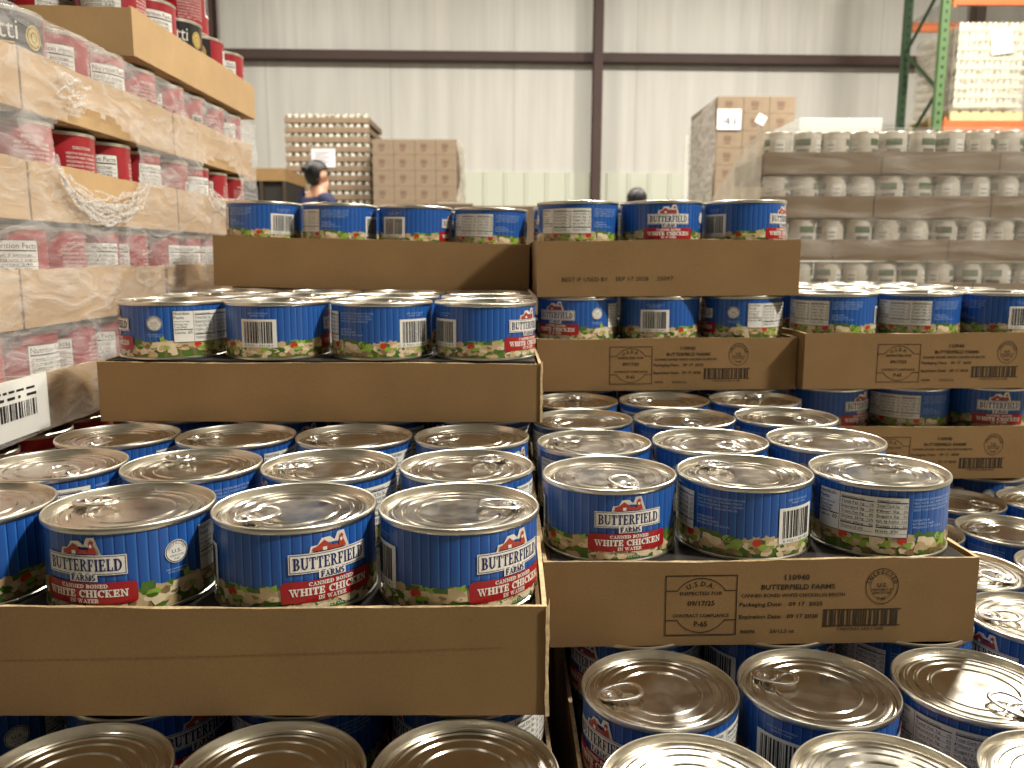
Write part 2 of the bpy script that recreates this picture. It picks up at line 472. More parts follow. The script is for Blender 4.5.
    P.disc(s, .0352, .0072, .0072, mWHITE, 8, 28); P.ring(s, .0352, .0068, .0068, .0005, mBLACK, 9)
    P.arctext('INSPECTED', s, .0352, .0045, .0017, mBLACK, 9, 90, 140)
    P.text('U.S.', s, .0345, .0022, mBLACK, 9, w=.006); P.text('AGRICULTURE', s, .0322, .0010, mBLACK, 9, w=.009); P.text('P-65', s, .0300, .0013, mBLACK, 9)
    P.text('KEEP REFRIGERATED', s, .0240, .0010, mTXT, 8, w=.014); P.text('AFTER OPENING', s, .0222, .0010, mTXT, 8, w=.012)
    # nutrition panel 190..266 degrees
    p0, p1 = d2s(190), d2s(266)
    P.rect(p0, .0165, p1, .0470, mWHITE, 8); P.frame(p0, .0165, p1, .0470, .0004, mBLACK, 9)
    c1 = p0 + .019
    P.text('Nutrition', p0 + .001, .0430, .0030, mBLACK, 10, align='L', w=.014); P.text('Facts', p0 + .001, .0392, .0030, mBLACK, 10, align='L', w=.009)
    P.text('about 4 servings', p0 + .001, .0362, .0014, mBLACK, 10, align='L', w=.014)
    P.text('Serving size', p0 + .001, .0332, .0018, mBLACK, 10, align='L', w=.012); P.text('2 oz (56g)', p0 + .001, .0305, .0018, mBLACK, 10, align='L', w=.011)
    P.rect(p0 + .001, .0285, c1 - .001, .0292, mBLACK, 10)
    P.text('Calories', p0 + .001, .0250, .0022, mBLACK, 10, align='L', w=.010); P.text('60', c1 - .002, .0248, .0030, mBLACK, 10, align='R')
    P.rect(c1 - .0003, .017, c1, .0465, mBLACK, 10)
    c2 = (c1 + p1) / 2 + .001
    for x0, x1, rows in ((c1 + .001, c2 - .001, ('Amount/serving', 'Total Fat 1g', 'Saturated 0g', 'Trans Fat 0g', 'Cholest. 35mg', 'Sodium 200mg', 'Vitamin D 0%')),
                         (c2 + .001, p1 - .001, ('Amount/serving', 'Total Carb 0g', 'Fiber 0g', 'Sugars 0g', 'Incl. 0g Added', 'Protein 13g', 'Iron 2%'))):
        for k, t in enumerate(rows):
            z = .0432 - k * .0038
            P.text(t, x0, z, .0019, mBLACK, 10, align='L', w=(x1 - x0) * .72)
            if 0 < k < 6: P.text(('1%', '0%', '0%', '12%', '9%')[k - 1], x1, z, .0018, mBLACK, 10, align='R')
            P.rect(x0, z - .0008, x1, z - .0008 + (.0007 if k in (0, 5) else .0002), mBLACK, 10)
    # ingredient lines 270..318 degrees
    t0 = d2s(270)
    for k, (t, w) in enumerate((('INGREDIENTS: CHICKEN BREAST WITH RIB', .036), ('MEAT, WATER, SALT, MODIFIED STARCH', .034), ('SODIUM PHOSPHATES. FULLY COOKED', .035), ('READY TO EAT. DRAIN BEFORE USE', .031),
                                ('', 0), ('', 0), ('DISTRIBUTED BY', .014), ('BUTTERFIELD FARMS', .018), ('PRODUCT OF U.S.A.', .026))):
        if t: P.text(t, t0, .0445 - k * .0026, .0016, mTXT, 8, align='L', w=w)
    return bm


def build_lid():
    bm = bmesh.new(); H = CAN_H; R = CAN_R
    lathe(bm, [(LR - .0002, H - .0042), (R - .0004, H - .0036), (R, H - .0028), (R, H - .0012), (R - .0004, H - .0003), (R - .001, H), (R - .0016, H - .0003), (R - .0020, H - .0012),
               (R - .0027, H - .0052), (R - .0034, H - .0058), (R - .0044, H - .0056), (R - .0052, H - .0044), (R - .0062, H - .0040), (.0432, H - .0040),
               (.0424, H - .0033), (.0412, H - .0033), (.0404, H - .0041), (.0372, H - .0042), (.0364, H - .0035), (.0352, H - .0035), (.0344, H - .0043),
               (.0285, H - .0043), (.0277, H - .0036), (.0266, H - .0036), (.0257, H - .0045), (.012, H - .0045), (0, H - .0045)], 96)
    for f in bm.faces:
        c = f.calc_center_median(); r = math.hypot(c.x, c.y)
        f.material_index = 1 if r > R - .0028 else 0
    return bm


def build_tab():
    """pull tab: flattened ring with a filled nose and a rivet; +x points outwards"""
    bm = bmesh.new(); zb = CAN_H - .0014; cx = .0275; L = .0155; W = .0106
    def oval(l, w, e=.82, n=40):
        out = []
        for k in range(n):
            a = 2 * PI * k / n
            x = l * (abs(math.cos(a)) ** e) * (1 if math.cos(a) > 0 else -1); y = w * (abs(math.sin(a)) ** e) * (1 if math.sin(a) > 0 else -1)
            out.append((x, y * (1 - .14 * x / L)))
        return out
    zz = lambda x: zb + .0006 - .0009 * x / L
    tube(bm, [(cx + x, y, zz(x)) for x, y in oval(L - .0014, W - .0014)], .0016, 8, closed=True, flat=.6)
    # solid nose half
    xs = .0022
    o = [(x, y) for x, y in oval(L - .0016, W - .0016) if x > xs]; o.sort(key=lambda p: math.atan2(p[1], p[0] - xs))
    top = [bm.verts.new((cx + x, y, zz(x) + .0004)) for x, y in o]; bot = [bm.verts.new((cx + x, y, zz(x) - .0004)) for x, y in o]
    bm.faces.new(top); bm.faces.new(bot[::-1])
    tube(bm, [(cx + o[0][0], o[0][1], zz(xs)), (cx + xs - .0024, o[0][1] * .45, zz(xs)), (cx + xs - .003, 0, zz(xs)), (cx + xs - .0024, o[-1][1] * .45, zz(xs)), (cx + o[-1][0], o[-1][1], zz(xs))], .0012, 6, flat=.7)
    rx = cx + .0080; t = zz(.008)
    tube(bm, [(rx + .0048 * math.cos(a), .0048 * math.sin(a), t + .0004) for a in [math.radians(k) for k in range(50, 311, 20)]], .0004, 6)
    lathe(bm, [(.0036, t + .0003), (.0033, t + .0009), (.0024, t + .0007), (.0020, t + .0015), (.0010, t + .0018), (0, t + .0018)], 16, cx=rx)
    lathe(bm, [(.0030, CAN_H - .0042), (.0026, t)], 12, cx=rx)
    return bm


def build_body():
    bm = bmesh.new(); H = CAN_H; R = CAN_R
    lathe(bm, [(0, .0022), (R - .004, .0022), (R - .0026, .0002), (R - .001, 0), (R - .0002, .0006), (R - .0002, .002), (LR - .0004, .003), (LR - .0004, H - .0036)], 72)
    return bm


PROTO = {}


def proto_mesh(key, bm, mats):
    o = obj(key, bm, mats); PROTO[key] = o.data; bpy.data.objects.remove(o)


proto_mesh('tin_body', build_body(), [SEAM])
proto_mesh('paper_label', build_blue_label(), LABEL_MATS)
proto_mesh('lid', build_lid(), [LID, SEAM])
proto_mesh('pull_tab', build_tab(), [TAB])
ORD = ['first', 'second', 'third', 'fourth', 'fifth', 'sixth', 'seventh', 'eighth', 'ninth', 'tenth', 'eleventh', 'twelfth', 'thirteenth', 'fourteenth', 'fifteenth']
_first = []


def blue_can(loc, rotm, brand, tab, label, group):
    """brand: degrees the brand faces right of the camera; tab: direction of the pull tab seen from above"""
    t = bpy.data.objects.new('chicken_can', None); C.objects.link(t); t.empty_display_size = .02
    t.matrix_world = Matrix.Translation(loc) @ rotm
    tag(t, label, 'can', group)
    sight = math.degrees(math.atan2(-loc.y, -loc.x)) + 90 - math.degrees(rotm.to_euler().z)
    for key, rz in (('tin_body', 0), ('paper_label', math.radians(brand + (-6 if loc.x < 0 else 6) + sight - 90 - 110)), ('lid', math.radians(tab + sight)), ('pull_tab', math.radians(tab + sight))):
        c = bpy.data.objects.new(key, PROTO[key]); C.objects.link(c); c.parent = t; c.rotation_euler = (0, 0, rz)
    return t


# ------------------------------------------------------------------ cardboard trays
TW = 0.0675      # wall height
WT = 0.0028


def tray_mesh(w, d, h, t=WT, seed=1, wav=.0006, pad=True):
    """open corrugated tray, origin at the front left corner of its base, with bowed walls and a slightly ragged top edge"""
    bm = bmesh.new(); rg = random.Random(seed)
    box(bm, t, t, 0, w - t, d - t, t * .8)
    ph = [rg.uniform(0, 6) for _ in range(8)]
    def wall(p0, p1, nrm, k, bow):
        L = (Vector(p1) - Vector(p0)).length; n = max(10, int(L / .012)); m_ = 5
        dirv = (Vector(p1) - Vector(p0)) / n; nv = Vector(nrm)
        grid = {}
        for side in (0, 1):
            for i in range(n + 1):
                for j in range(m_ + 1):
                    f = i / n; g = j / m_
                    b_ = bow * math.sin(PI * f) * (.35 + .65 * g) * (1 if f not in (0, 1) else 0)
                    z = h * g + (g == 1) * (wav * math.sin(f * 9 + ph[k]) + wav * .6 * rg.uniform(-1, 1)) + (g == 0) * wav * .5 * rg.uniform(-1, 1) * (side == 0)
                    if j == 0: z = max(z, 0)
                    p = Vector(p0) + dirv * i + nv * (b_ - (t if side else 0))
                    grid[side, i, j] = bm.verts.new((p.x, p.y, z))
        for i in range(n):
            for j in range(m_):
                bm.faces.new((grid[0, i, j], grid[0, i + 1, j], grid[0, i + 1, j + 1], grid[0, i, j + 1]))
                bm.faces.new((grid[1, i, j], grid[1, i, j + 1], grid[1, i + 1, j + 1], grid[1, i + 1, j]))
            f = bm.faces.new((grid[0, i, m_], grid[0, i + 1, m_], grid[1, i + 1, m_], grid[1, i, m_])); f.material_index = 1
        for i in (0, n):
            for j in range(m_):
                f = bm.faces.new((grid[0, i, j], grid[0, i, j + 1], grid[1, i, j + 1], grid[1, i, j])); f.material_index = 1
    wall((0, 0, 0), (w, 0, 0), (0, -1, 0), 0, .0008)
    wall((w, 0, 0), (w, d, 0), (1, 0, 0), 1, .0010)
    wall((w, d, 0), (0, d, 0), (0, 1, 0), 2, .0010)
    wall((0, d, 0), (0, 0, 0), (-1, 0, 0), 3, .0010)
    # inner corner flaps
    for x in (t * 1.2, w - t * 2.1): box(bm, x, t, t, x + t * .9, min(.09, d * .4), h * .94, 0)
    return bm


def usda_print(w, seed=1):
    """stamped markings of the printed end panel; s runs along the panel, z up"""
    global BOLD
    BOLD = .022
    bm = bmesh.new()
    P = Print(bm, lambda s, z, l: (s, -.0008 * math.sin(PI * s / w) * (.35 + .65 * z / TW) - .00022 - l, z), seg=.02, lift=.00005)
    x0, x1 = .0885, .1410
    P.frame(x0, .0080, x1, .0545, .0008, 0, 1)
    c = (x0 + x1) / 2
    P.ring(c, .0312, .0212, .0212, .0007, 0, 1, 20, math.radians(32), math.radians(148)); P.ring(c, .0312, .0212, .0212, .0007, 0, 1, 20, math.radians(212), math.radians(328))
    P.rect(x0, .0422, c - .0176, .0429, 0, 1); P.rect(c + .0176, .0422, x1, .0429, 0, 1); P.rect(x0, .0195, c - .0176, .0202, 0, 1); P.rect(c + .0176, .0195, x1, .0202, 0, 1)
    P.arctext('U.S.D.A.', c, .0290, .0172, .0036, 0, 1, 90, 58)
    P.text('INSPECTED FOR', c, .0392, .0027, 0, 1, w=.031); P.text('09/17/25', c, .0312, .0036, 0, 1, w=.020); P.text('CONTRACT COMPLIANCE', c, .0222, .0025, 0, 1, w=.041); P.text('P-65', c, .0150, .0040, 0, 1)
    P.text('110940', .1845, .0500, .0042, 0, 1, w=.018); P.text('BUTTERFIELD FARMS', .1855, .0428, .0038, 0, 1, w=.054); P.text('CANNED BONED WHITE CHICKEN IN BROTH', .182, .0370, .0026, 0, 1, w=.076)
    P.text('Packaging Date:', .1430, .0300, .0030, 0, 1, align='L', w=.031); P.text('09 17  2025', .179, .0300, .0030, 0, 1, align='L', w=.025)
    P.text('Expiration Date:', .1430, .0205, .0030, 0, 1, align='L', w=.031); P.text('09 17 2028', .178, .0205, .0030, 0, 1, align='L', w=.023)
    P.text('96096', .1440, .0092, .0026, 0, 1, align='L', w=.011); P.text('24/12.5 oz', .166, .0092, .0026, 0, 1, align='L', w=.018)
    c2 = .2470
    P.ring(c2, .0440, .0122, .0138, .0006, 0, 1); P.ring(c2, .0440, .0086, .0098, .0003, 0, 1)
    P.arctext('INSPECTED', c2, .0445, .0088, .0028, 0, 1, 90, 150); P.text('U.S.', c2, .0435, .0030, 0, 1, w=.007); P.text('DEPARTMENT OF', c2, .0407, .0016, 0, 1, w=.015); P.text('AGRICULTURE', c2, .0383, .0016, 0, 1, w=.013); P.text('P-65', c2, .0335, .0024, 0, 1)
    P.rect(.2045, .0260, .2620, .0269, 0, 1); P.rect(.2045, .0135, .2620, .0144, 0, 1); P.barcode(.2050, .0144, .2615, .0260, 0, 1, 11)
    P.text('10073211021182', .233, .0105, .0018, 0, 1, w=.034)
    BOLD = 0.0
    return bm


def build_tray(key, x0, y0, ztop, yaw, a, b, nc, nr, cans, name, label, printed=None, hx=0, tw=TW, drop=0, raw=False, name_short='', seed=1, pad=True, group='cardboard trays of blue chicken cans'):
    """cans: dict (col, row) -> (brand angle, tab angle); x0, y0 = centre of the front left can, ztop = its top"""
    total = 2 * CAN_H + .0036 + drop
    rotm = (Matrix.Rotation(yaw, 4, 'Z') @ Matrix.Rotation(math.atan(a), 4, 'X') @ Matrix.Rotation(-math.atan(b), 4, 'Y'))
    org = Vector((x0, y0, ztop + CZ - total))
    def loc(lx, ly, lz): return org + rotm @ Vector((lx, ly, lz))
    w = (nc - 1) * SP + .1085 + hx; d = (nr - 1) * SP + .1085
    t = thing(name, label, 'tray', group=group)
    t.matrix_world = Matrix.Translation(loc(-.0540, -.0545, 0)) @ rotm
    obj('tray_wall', tray_mesh(w, d, tw, seed=seed), [KRAFT, KRAFT_EDGE], t, smooth=True)
    if raw:
        bm = bmesh.new(); rg = random.Random(seed); n = 14
        L_ = [(w - .0010 + rg.uniform(0, .0006), -.0016, tw * k / n * 1.03) for k in range(n + 1)]; R_ = [(w + .0008 + rg.uniform(0, .0012), -.0012, tw * k / n * 1.03) for k in range(n + 1)]
        Bk = [(w + .0012 + rg.uniform(0, .0008), .010, tw * k / n * 1.03) for k in range(n + 1)]
        A1 = [bm.verts.new(p) for p in L_]; A2_ = [bm.verts.new(p) for p in R_]; A3 = [bm.verts.new(p) for p in Bk]
        for k in range(n):
            bm.faces.new((A1[k], A2_[k], A2_[k + 1], A1[k + 1])); bm.faces.new((A2_[k], A3[k], A3[k + 1], A2_[k + 1]))
        obj('cut_edge', bm, KRAFT_EDGE, t, smooth=False)
    bm = bmesh.new(); box(bm, .006, .006, .0024, w - .006, d - .006, .0034 + CAN_H + drop)  # solid block added in place of the unseen lower tier of cans
    obj('lower_tier_stand_in', bm, GAP_SHADE, t, smooth=False)
    if printed == 'usda': obj('stamped_marking', usda_print(w), INK, t, smooth=False)
    if printed == 'best':
        bm = bmesh.new(); P = Print(bm, lambda s, z, l: (s, -.0008 * math.sin(PI * s / w) * (.35 + .65 * z / TW) - .00022 - l, z), seg=.02, lift=.00005)
        P.text('BEST IF USED BY', .030, .0185, .0052, 0, 1, align='L', w=.056); P.text('SEP 17 2028', .095, .0188, .0052, 0, 1, align='L', w=.040); P.text('2S097', .145, .0190, .0050, 0, 1, align='L', w=.020)
        obj('stamped_marking', bm, INK, t, smooth=False)
    if printed == 'crease':
        bm = bmesh.new(); P = Print(bm, lambda s, z, l: (s, -.0008 * math.sin(PI * s / w) * (.35 + .65 * z / TW) - .00022 - l, z), seg=.02, lift=.00005)
        s = .004
        while s < w - .03:
            z = .034 + .010 * (s / w) ** 1.5; P.rect(s, z, s + .0042, z + .0004, 0, 1); s += .0052
        obj('perforated_crease', bm, CREASE, t, smooth=False)
    rows = ['front row', 'second row', 'third row', 'rear row'] if nr == 4 else ['front row', 'middle row', 'rear row']
    cols = {4: ['leftmost', 'second from left', 'third from left', 'rightmost'], 3: ['leftmost', 'middle', 'rightmost']}[nc]
    for (c, r), (br, tb) in sorted(cans.items(), key=lambda q: (q[0][1], q[0][0])):
        o = blue_can(loc(c * SP, r * SP, .0036 + CAN_H + drop), rotm, br, tb, 'blue chicken can, %s of %s, %s' % (cols[c], rows[r], name_short), 'cans in the ' + name_short)
    return t


def rb(): return rnd.uniform(-180, 180)


def ct_(d, cols, rows, dflt=True):
    out = {}
    for r in rows:
        for c in cols: out[c, r] = d.get((c, r), (rb(), rb()))
    return out


A = ct_({(0, 0): (110, 200), (1, 0): (-28, 140), (2, 0): (29, 214), (3, 0): (47, 2), (0, 1): (-125, 282), (1, 1): (-146, 110), (2, 1): (-66, 175), (3, 1): (-28, 48),
         (0, 2): (-41, 232), (1, 2): (-50, 170), (2, 2): (-40, 185), (3, 2): (60, 200)}, range(4), range(3))
build_tray('A', -.3501, .5063, -.1580, .0105, -.006, -.0009, 4, 3, A, 'cardboard_tray', 'plain brown tray with dashed crease, nearest to the camera on the left', 'crease', tw=.0682, raw=True, name_short='nearest left tray', seed=2)
Rr = ct_({(0, 0): (12, 295), (1, 0): (155, 145), (2, 0): (-136, 80), (0, 1): (-150, 165), (1, 1): (-96, 315), (2, 1): (-86, 200), (0, 2): (170, 215), (1, 2): (120, 290), (2, 2): (140, 320),
          (0, 3): (100, 90), (1, 3): (-160, 185), (2, 3): (130, 90)}, range(3), range(4))
build_tray('R', .0774, .6194, -.1655, .0150, .0012, .013, 3, 4, Rr, 'cardboard_tray', 'brown tray with large stamped inspection square, nearest to the camera on the right', 'usda', hx=-.002, tw=.0650, drop=.003, name_short='nearest stamped right tray', seed=3)
S = ct_({(1, 0): (170, 270), (2, 0): (150, 268), (3, 0): (160, 275), (0, 1): (-41, 90), (1, 1): (40, 90), (2, 1): (-149, 90), (3, 1): (-61, 90)}, range(4), range(2))
S.pop((0, 0))
build_tray('S', -.3412, .3965, -.2755, .035, 0, -.004, 4, 3, S, 'cardboard_tray', 'brown tray underneath the nearest left tray, at the bottom edge', name_short='bottom left tray', seed=4)
T = ct_({(0, 0): (-170, 268), (1, 0): (175, 262), (2, 0): (178, 275), (0, 1): (-52, 205), (1, 1): (82, 175), (2, 1): (-146, 322), (0, 2): (-50, 90), (1, 2): (60, 90), (2, 2): (-170, 90)}, range(3), range(3))
build_tray('T', .0997 + .0009, .5057 - SP, -.2812, .0084, -.003, .0100, 3, 4, T, 'cardboard_tray', 'brown tray underneath the nearest stamped right tray, at the bottom edge', name_short='bottom right tray', seed=5)
G = ct_({(0, 0): (-45, 205), (1, 2): (150, 205)}, range(3), range(4)); 
build_tray('G', .414, .608, -.2790, 0, 0, 0, 3, 4, G, 'cardboard_tray', 'low brown tray at the right edge, beyond the nearest stamped tray', name_short='low tray at the right edge', seed=6)
B = ct_({(0, 0): (-75, rb()), (1, 0): (94, rb()), (2, 0): (155, rb()), (3, 0): (62, rb())}, range(4), range(3))
build_tray('B', -.3436, .8299, -.0445, .022, .000, -.002, 4, 3, B, 'cardboard_tray', 'plain brown tray in the middle of the left stack', tw=.0575, raw=True, name_short='middle left tray', seed=7)
A2 = ct_({}, range(4), [0])
build_tray('A2', -.3480, .8310, -.1605, .0105, 0, 0, 4, 3, A2, 'cardboard_tray', 'brown tray hidden right under the middle left tray', name_short='tray under the middle left tray', seed=8)
Cc = ct_({(0, 0): (145, 0), (1, 0): (178, 0), (2, 0): (80, 0), (3, 0): (-146, 0)}, range(4), range(2))
build_tray('C', -.3492, 1.1664, .0720, .006, 0, -.0245, 4, 3, Cc, 'cardboard_tray', 'plain brown tray on top of the left stack', name_short='top left tray', seed=9)
BB = ct_({(0, 0): (-60, 0)}, range(4), [0])
build_tray('BB', -.3440, 1.1640, -.0440, .008, 0, -.0225, 4, 3, BB, 'cardboard_tray', 'brown tray directly beneath the top left tray', name_short='tray beneath the top left tray', seed=10)
Q = ct_({(0, 0): (-38, 0), (1, 0): (98, 0), (2, 0): (-77, 0)}, range(3), [0])
build_tray('Q', .0837, 1.0475, -.0490, .022, 0, .0100, 3, 4, Q, 'cardboard_tray', 'stamped brown tray directly beneath the top right tray', 'usda', tw=.0645, name_short='stamped tray beneath the top right tray', seed=11)
P_ = ct_({(0, 0): (-143, 0), (1, 0): (5, 0), (2, 0): (60, 0)}, range(3), range(2))
build_tray('P', .0830, 1.0529, .0662, .022, 0, .0100, 3, 4, P_, 'cardboard_tray', 'brown tray stamped with a best by date, topmost on the right', 'best', name_short='topmost right tray', seed=12)
R2 = ct_({}, range(3), [0])
build_tray('R2', .0850, 1.0480, -.1650, .022, 0, .009, 3, 4, R2, 'cardboard_tray', 'brown tray lowest in the stack below the best by stamp', name_short='lowest tray below the best by stamp', seed=13)
F = ct_({(0, 0): (-166, 0), (1, 0): (-141, 0), (2, 0): (138, 0)}, range(3), range(4))
build_tray('F', .4050, 1.0350, -.0430, .022, 0, .007, 3, 4, F, 'cardboard_tray', 'upper stamped brown tray at the far right edge', 'usda', name_short='upper far right tray', seed=14)
Ee = ct_({(0, 0): (50, 0), (1, 0): (-142, 0), (2, 0): (14, 0)}, range(3), [0])
build_tray('E', .4120, 1.0560, -.1620, .022, 0, .006, 3, 4, Ee, 'cardboard_tray', 'lower stamped brown tray at the far right edge', 'usda', name_short='lower far right tray', seed=15)
Hh = ct_({}, range(3), [0])
build_tray('H', .4150, 1.0560, -.2800, .022, 0, .006, 3, 4, Hh, 'cardboard_tray', 'brown tray under the lower far right tray', name_short='tray under the lower far right tray', seed=16)


# ================================================================== the place around the blue cans
def W(px, py, d):
    """point seen at pixel (px, py), d metres along the camera axis"""
    u, v = (px - 512) / FPX, (384 - py) / FPX
    p = (F0 + RR * u + UU * v) * d
    return Vector((p.x, p.y, p.z + CZ))


FILM = None


def film_mat(name, rgb, a0, a1, sx=(2, 2, 2), scale=9, rough=.3):
    M = bpy.data.materials.new(name); M.use_nodes = True
    N = M.node_tree.nodes; K = M.node_tree.links; b = N['Principled BSDF']
    b.inputs['Base Color'].default_value = lin(rgb); b.inputs['Roughness'].default_value = rough
    tc = N.new('ShaderNodeTexCoord'); mp = N.new('ShaderNodeMapping'); mp.inputs['Scale'].default_value = sx; K.new(tc.outputs['Object'], mp.inputs[0])
    nz = N.new('ShaderNodeTexNoise'); nz.inputs['Scale'].default_value = scale; nz.inputs['Detail'].default_value = 5; nz.inputs['Distortion'].default_value = 1.5; K.new(mp.outputs[0], nz.inputs[0])
    r = N.new('ShaderNodeMapRange'); r.inputs['From Min'].default_value = .38; r.inputs['From Max'].default_value = .72; r.inputs['To Min'].default_value = a0; r.inputs['To Max'].default_value = a1
    K.new(nz.outputs['Fac'], r.inputs[0]); K.new(r.outputs[0], b.inputs['Alpha'])
    bp = N.new('ShaderNodeBump'); bp.inputs['Strength'].default_value = .5; bp.inputs['Distance'].default_value = .01; K.new(nz.outputs['Fac'], bp.inputs['Height']); K.new(bp.outputs[0], b.inputs['Normal'])
    return M


WRAP = film_mat('clear_stretch_film', (235, 232, 228), .18, .42, (3, 3, 9), 5)
CRINK = film_mat('crumpled_film', (238, 234, 228), .15, .6, (6, 6, 6), 20)
WRAP2 = film_mat('pallet_wrap_film', (226, 220, 208), .14, .42, (1, 1, 8), 3)
WRAPO = film_mat('milky_wrap_film', (222, 212, 196), .55, .85, (1, 1, 3), 4)
RLAB = mat('red_label_paper', (160, 20, 34), .35, noise=.05, coat=.3)
KLAB = mat('black_label_paper', (28, 24, 26), .3, coat=.4)
GOLD = mat('gold_seal_print', (206, 176, 96), .4)
GREENB = mat('green_band_print', (70, 96, 62), .5)
WOOD = mat('pallet_wood', (206, 184, 140), .8, noise=.15, nscale=6, stretch=(1, 8, 8))
DARK = mat('dark_bin', (34, 28, 22), .8)
PAPER = mat('notice_paper', (226, 222, 226), .7)
ORANGE = mat('rack_beam_orange', (190, 104, 60), .5, noise=.08, nscale=8)
GREEN = mat('rack_post_green', (86, 114, 72), .5, noise=.1, nscale=8)
GREEND = mat('rack_brace_green', (52, 78, 52), .5, noise=.1, nscale=8)
MESHD = mat('rack_deck_wire', (70, 62, 52), .6)
STEELBR = mat('girt_primer_brown', (66, 44, 38), .6, noise=.12, nscale=3)

# ------------------------------------------------------------------ room
def wall_mat():
    M = mat('insulated_wall_facing', (206, 203, 196), .42, noise=.10, nscale=1.6, stretch=(3.2, 3, .22), bump=.9, bscale=2.2)
    N = M.node_tree.nodes; K = M.node_tree.links; b = N['Principled BSDF']
    sc = next(n for n in N if n.bl_idname == 'ShaderNodeVectorMath')
    tc = N.new('ShaderNodeTexCoord'); sp = N.new('ShaderNodeSeparateXYZ'); K.new(tc.outputs['Object'], sp.inputs[0])
    mu = N.new('ShaderNodeMath'); mu.operation = 'MULTIPLY'; mu.inputs[1].default_value = 1 / 1.82; K.new(sp.outputs[0], mu.inputs[0])
    fr = N.new('ShaderNodeMath'); fr.operation = 'FRACT'; K.new(mu.outputs[0], fr.inputs[0])
    rp = N.new('ShaderNodeValToRGB'); K.new(fr.outputs[0], rp.inputs[0]); e = rp.color_ramp.elements
    e[0].color = (.78, .78, .78, 1); e[0].position = 0; e[1].position = .018; e[1].color = (1, 1, 1, 1)
    m2 = N.new('ShaderNodeVectorMath'); m2.operation = 'MULTIPLY'; K.new(sc.outputs[0], m2.inputs[0]); K.new(rp.outputs[0], m2.inputs[1]); K.new(m2.outputs[0], b.inputs['Base Color'])
    return M


bm = bmesh.new(); box(bm, -9, -5.5, -.1, 10, 13.6, 0)
struct('floor', bm, mat('concrete_floor', (120, 116, 108), .5, noise=.12, nscale=2, bump=.05))
WY, WYAW = 12.65, .028
bm = bmesh.new(); box(bm, -10, 0, -.1, 11, .15, 6.9)
wb = struct('wall_back', bm, wall_mat()); wb.location = (0, WY, 0); wb.rotation_euler = (0, 0, WYAW)
bm = bmesh.new(); box(bm, -9.15, -5.5, 0, -9, 12.55, 6.6); struct('wall_left', bm, mat('left_wall_paint', (200, 196, 184), .7))
bm = bmesh.new(); box(bm, 10, -5.5, 0, 10.15, 13.0, 6.6); struct('wall_right', bm, mat('right_wall_paint', (200, 196, 184), .7))
bm = bmesh.new(); box(bm, -9, -5.65, 0, 10, -5.5, 6.6); struct('wall_front', bm, mat('front_wall_paint', (96, 92, 86), .7))
bm = bmesh.new(); box(bm, -9.2, -5.7, 6.6, 10.2, 13.6, 6.75); struct('ceiling', bm, mat('ceiling_facing', (214, 212, 204), .6))


def wp(x, y, z):   # wall-frame to world
    return Vector((x * math.cos(WYAW) - y * math.sin(WYAW), WY + x * math.sin(WYAW) + y * math.cos(WYAW), z))


# ribbed liner on the lower wall
bm = bmesh.new(); n = 0; x = -10.0; zt = 1.24 + CZ
prof = []
while x < 10.9:
    prof += [(x, -.03), (x + .24, -.03), (x + .26, -.055), (x + .29, -.055), (x + .31, -.03)]; x += .31
vs = [(bm.verts.new((a, b, 0)), bm.verts.new((a, b, zt))) for a, b in prof]
for (a, b), (c, d) in zip(vs, vs[1:]): bm.faces.new((a, c, d, b))
top = [bm.verts.new((a, 0, zt)) for a, b in prof]
for i in range(len(prof) - 1): bm.faces.new((vs[i][1], vs[i + 1][1], top[i + 1], top[i]))
o = struct('trim_1', bm, mat('ribbed_liner', (206, 208, 192), .45)); o.location = (0, WY, 0); o.rotation_euler = (0, 0, WYAW)
# girts and columns
for k, z in enumerate((2.86 + CZ, )):
    bm = bmesh.new(); box(bm, -10, -.20, z - .065, 10.9, -.02, z - .058); box(bm, -10, -.20, z - .065, 10.9, -.19, z + .065); box(bm, -10, -.20, z + .058, 10.9, -.02, z + .065)
    o = struct('trim_%d' % (k + 2), bm, STEELBR); o.location = (0, WY, 0); o.rotation_euler = (0, 0, WYAW)
for k, xc in enumerate((-4.30, 1.21, 6.72)):
    bm = bmesh.new(); box(bm, xc - .065, -.40, 0, xc + .065, -.388, 6.6); box(bm, xc - .005, -.388, 0, xc + .005, -.212, 6.6); box(bm, xc - .065, -.212, 0, xc + .065, -.2, 6.6)
    o = struct('trim_%d' % (k + 3), bm, STEELBR); o.location = (0, WY, 0); o.rotation_euler = (0, 0, WYAW)
# lamp housings over the lights
for i, (x, y, z, w, s) in enumerate(LAMPS):
    r = s / 2
    where = ['high bay lamp above the camera to the right', 'high bay lamp above the camera to the left', 'high bay lamp over the far left aisle', 'high bay lamp over the far middle aisle', 'high bay lamp over the far right aisle', 'high bay lamp over the near aisle ahead'][i]
    t = thing('high_bay_lamp', where, 'lamp', (x, y, z + .02), group='high bay lamps')
    bm = bmesh.new(); lathe(bm, [(r + .05, 0), (r + .03, .05), (r * .6, .18), (.09, .24), (.09, .4), (0, .4)], 32); lathe(bm, [(r + .045, 0), (r + .02, .05), (r * .55, .17), (0, .2)], 32)
    obj('lamp_shade', bm, mat('lamp_housing', (180, 180, 176), .35, metal=.8), t)
    bm = bmesh.new(); tube(bm, [(0, 0, .4), (0, 0, 6.6 - z - .02)], .012, 8); obj('hanging_rod', bm, STEEL, t)

# ------------------------------------------------------------------ left pallet of red and black cans
PX = -.480
RC_H, RC_R = .0990, .0438


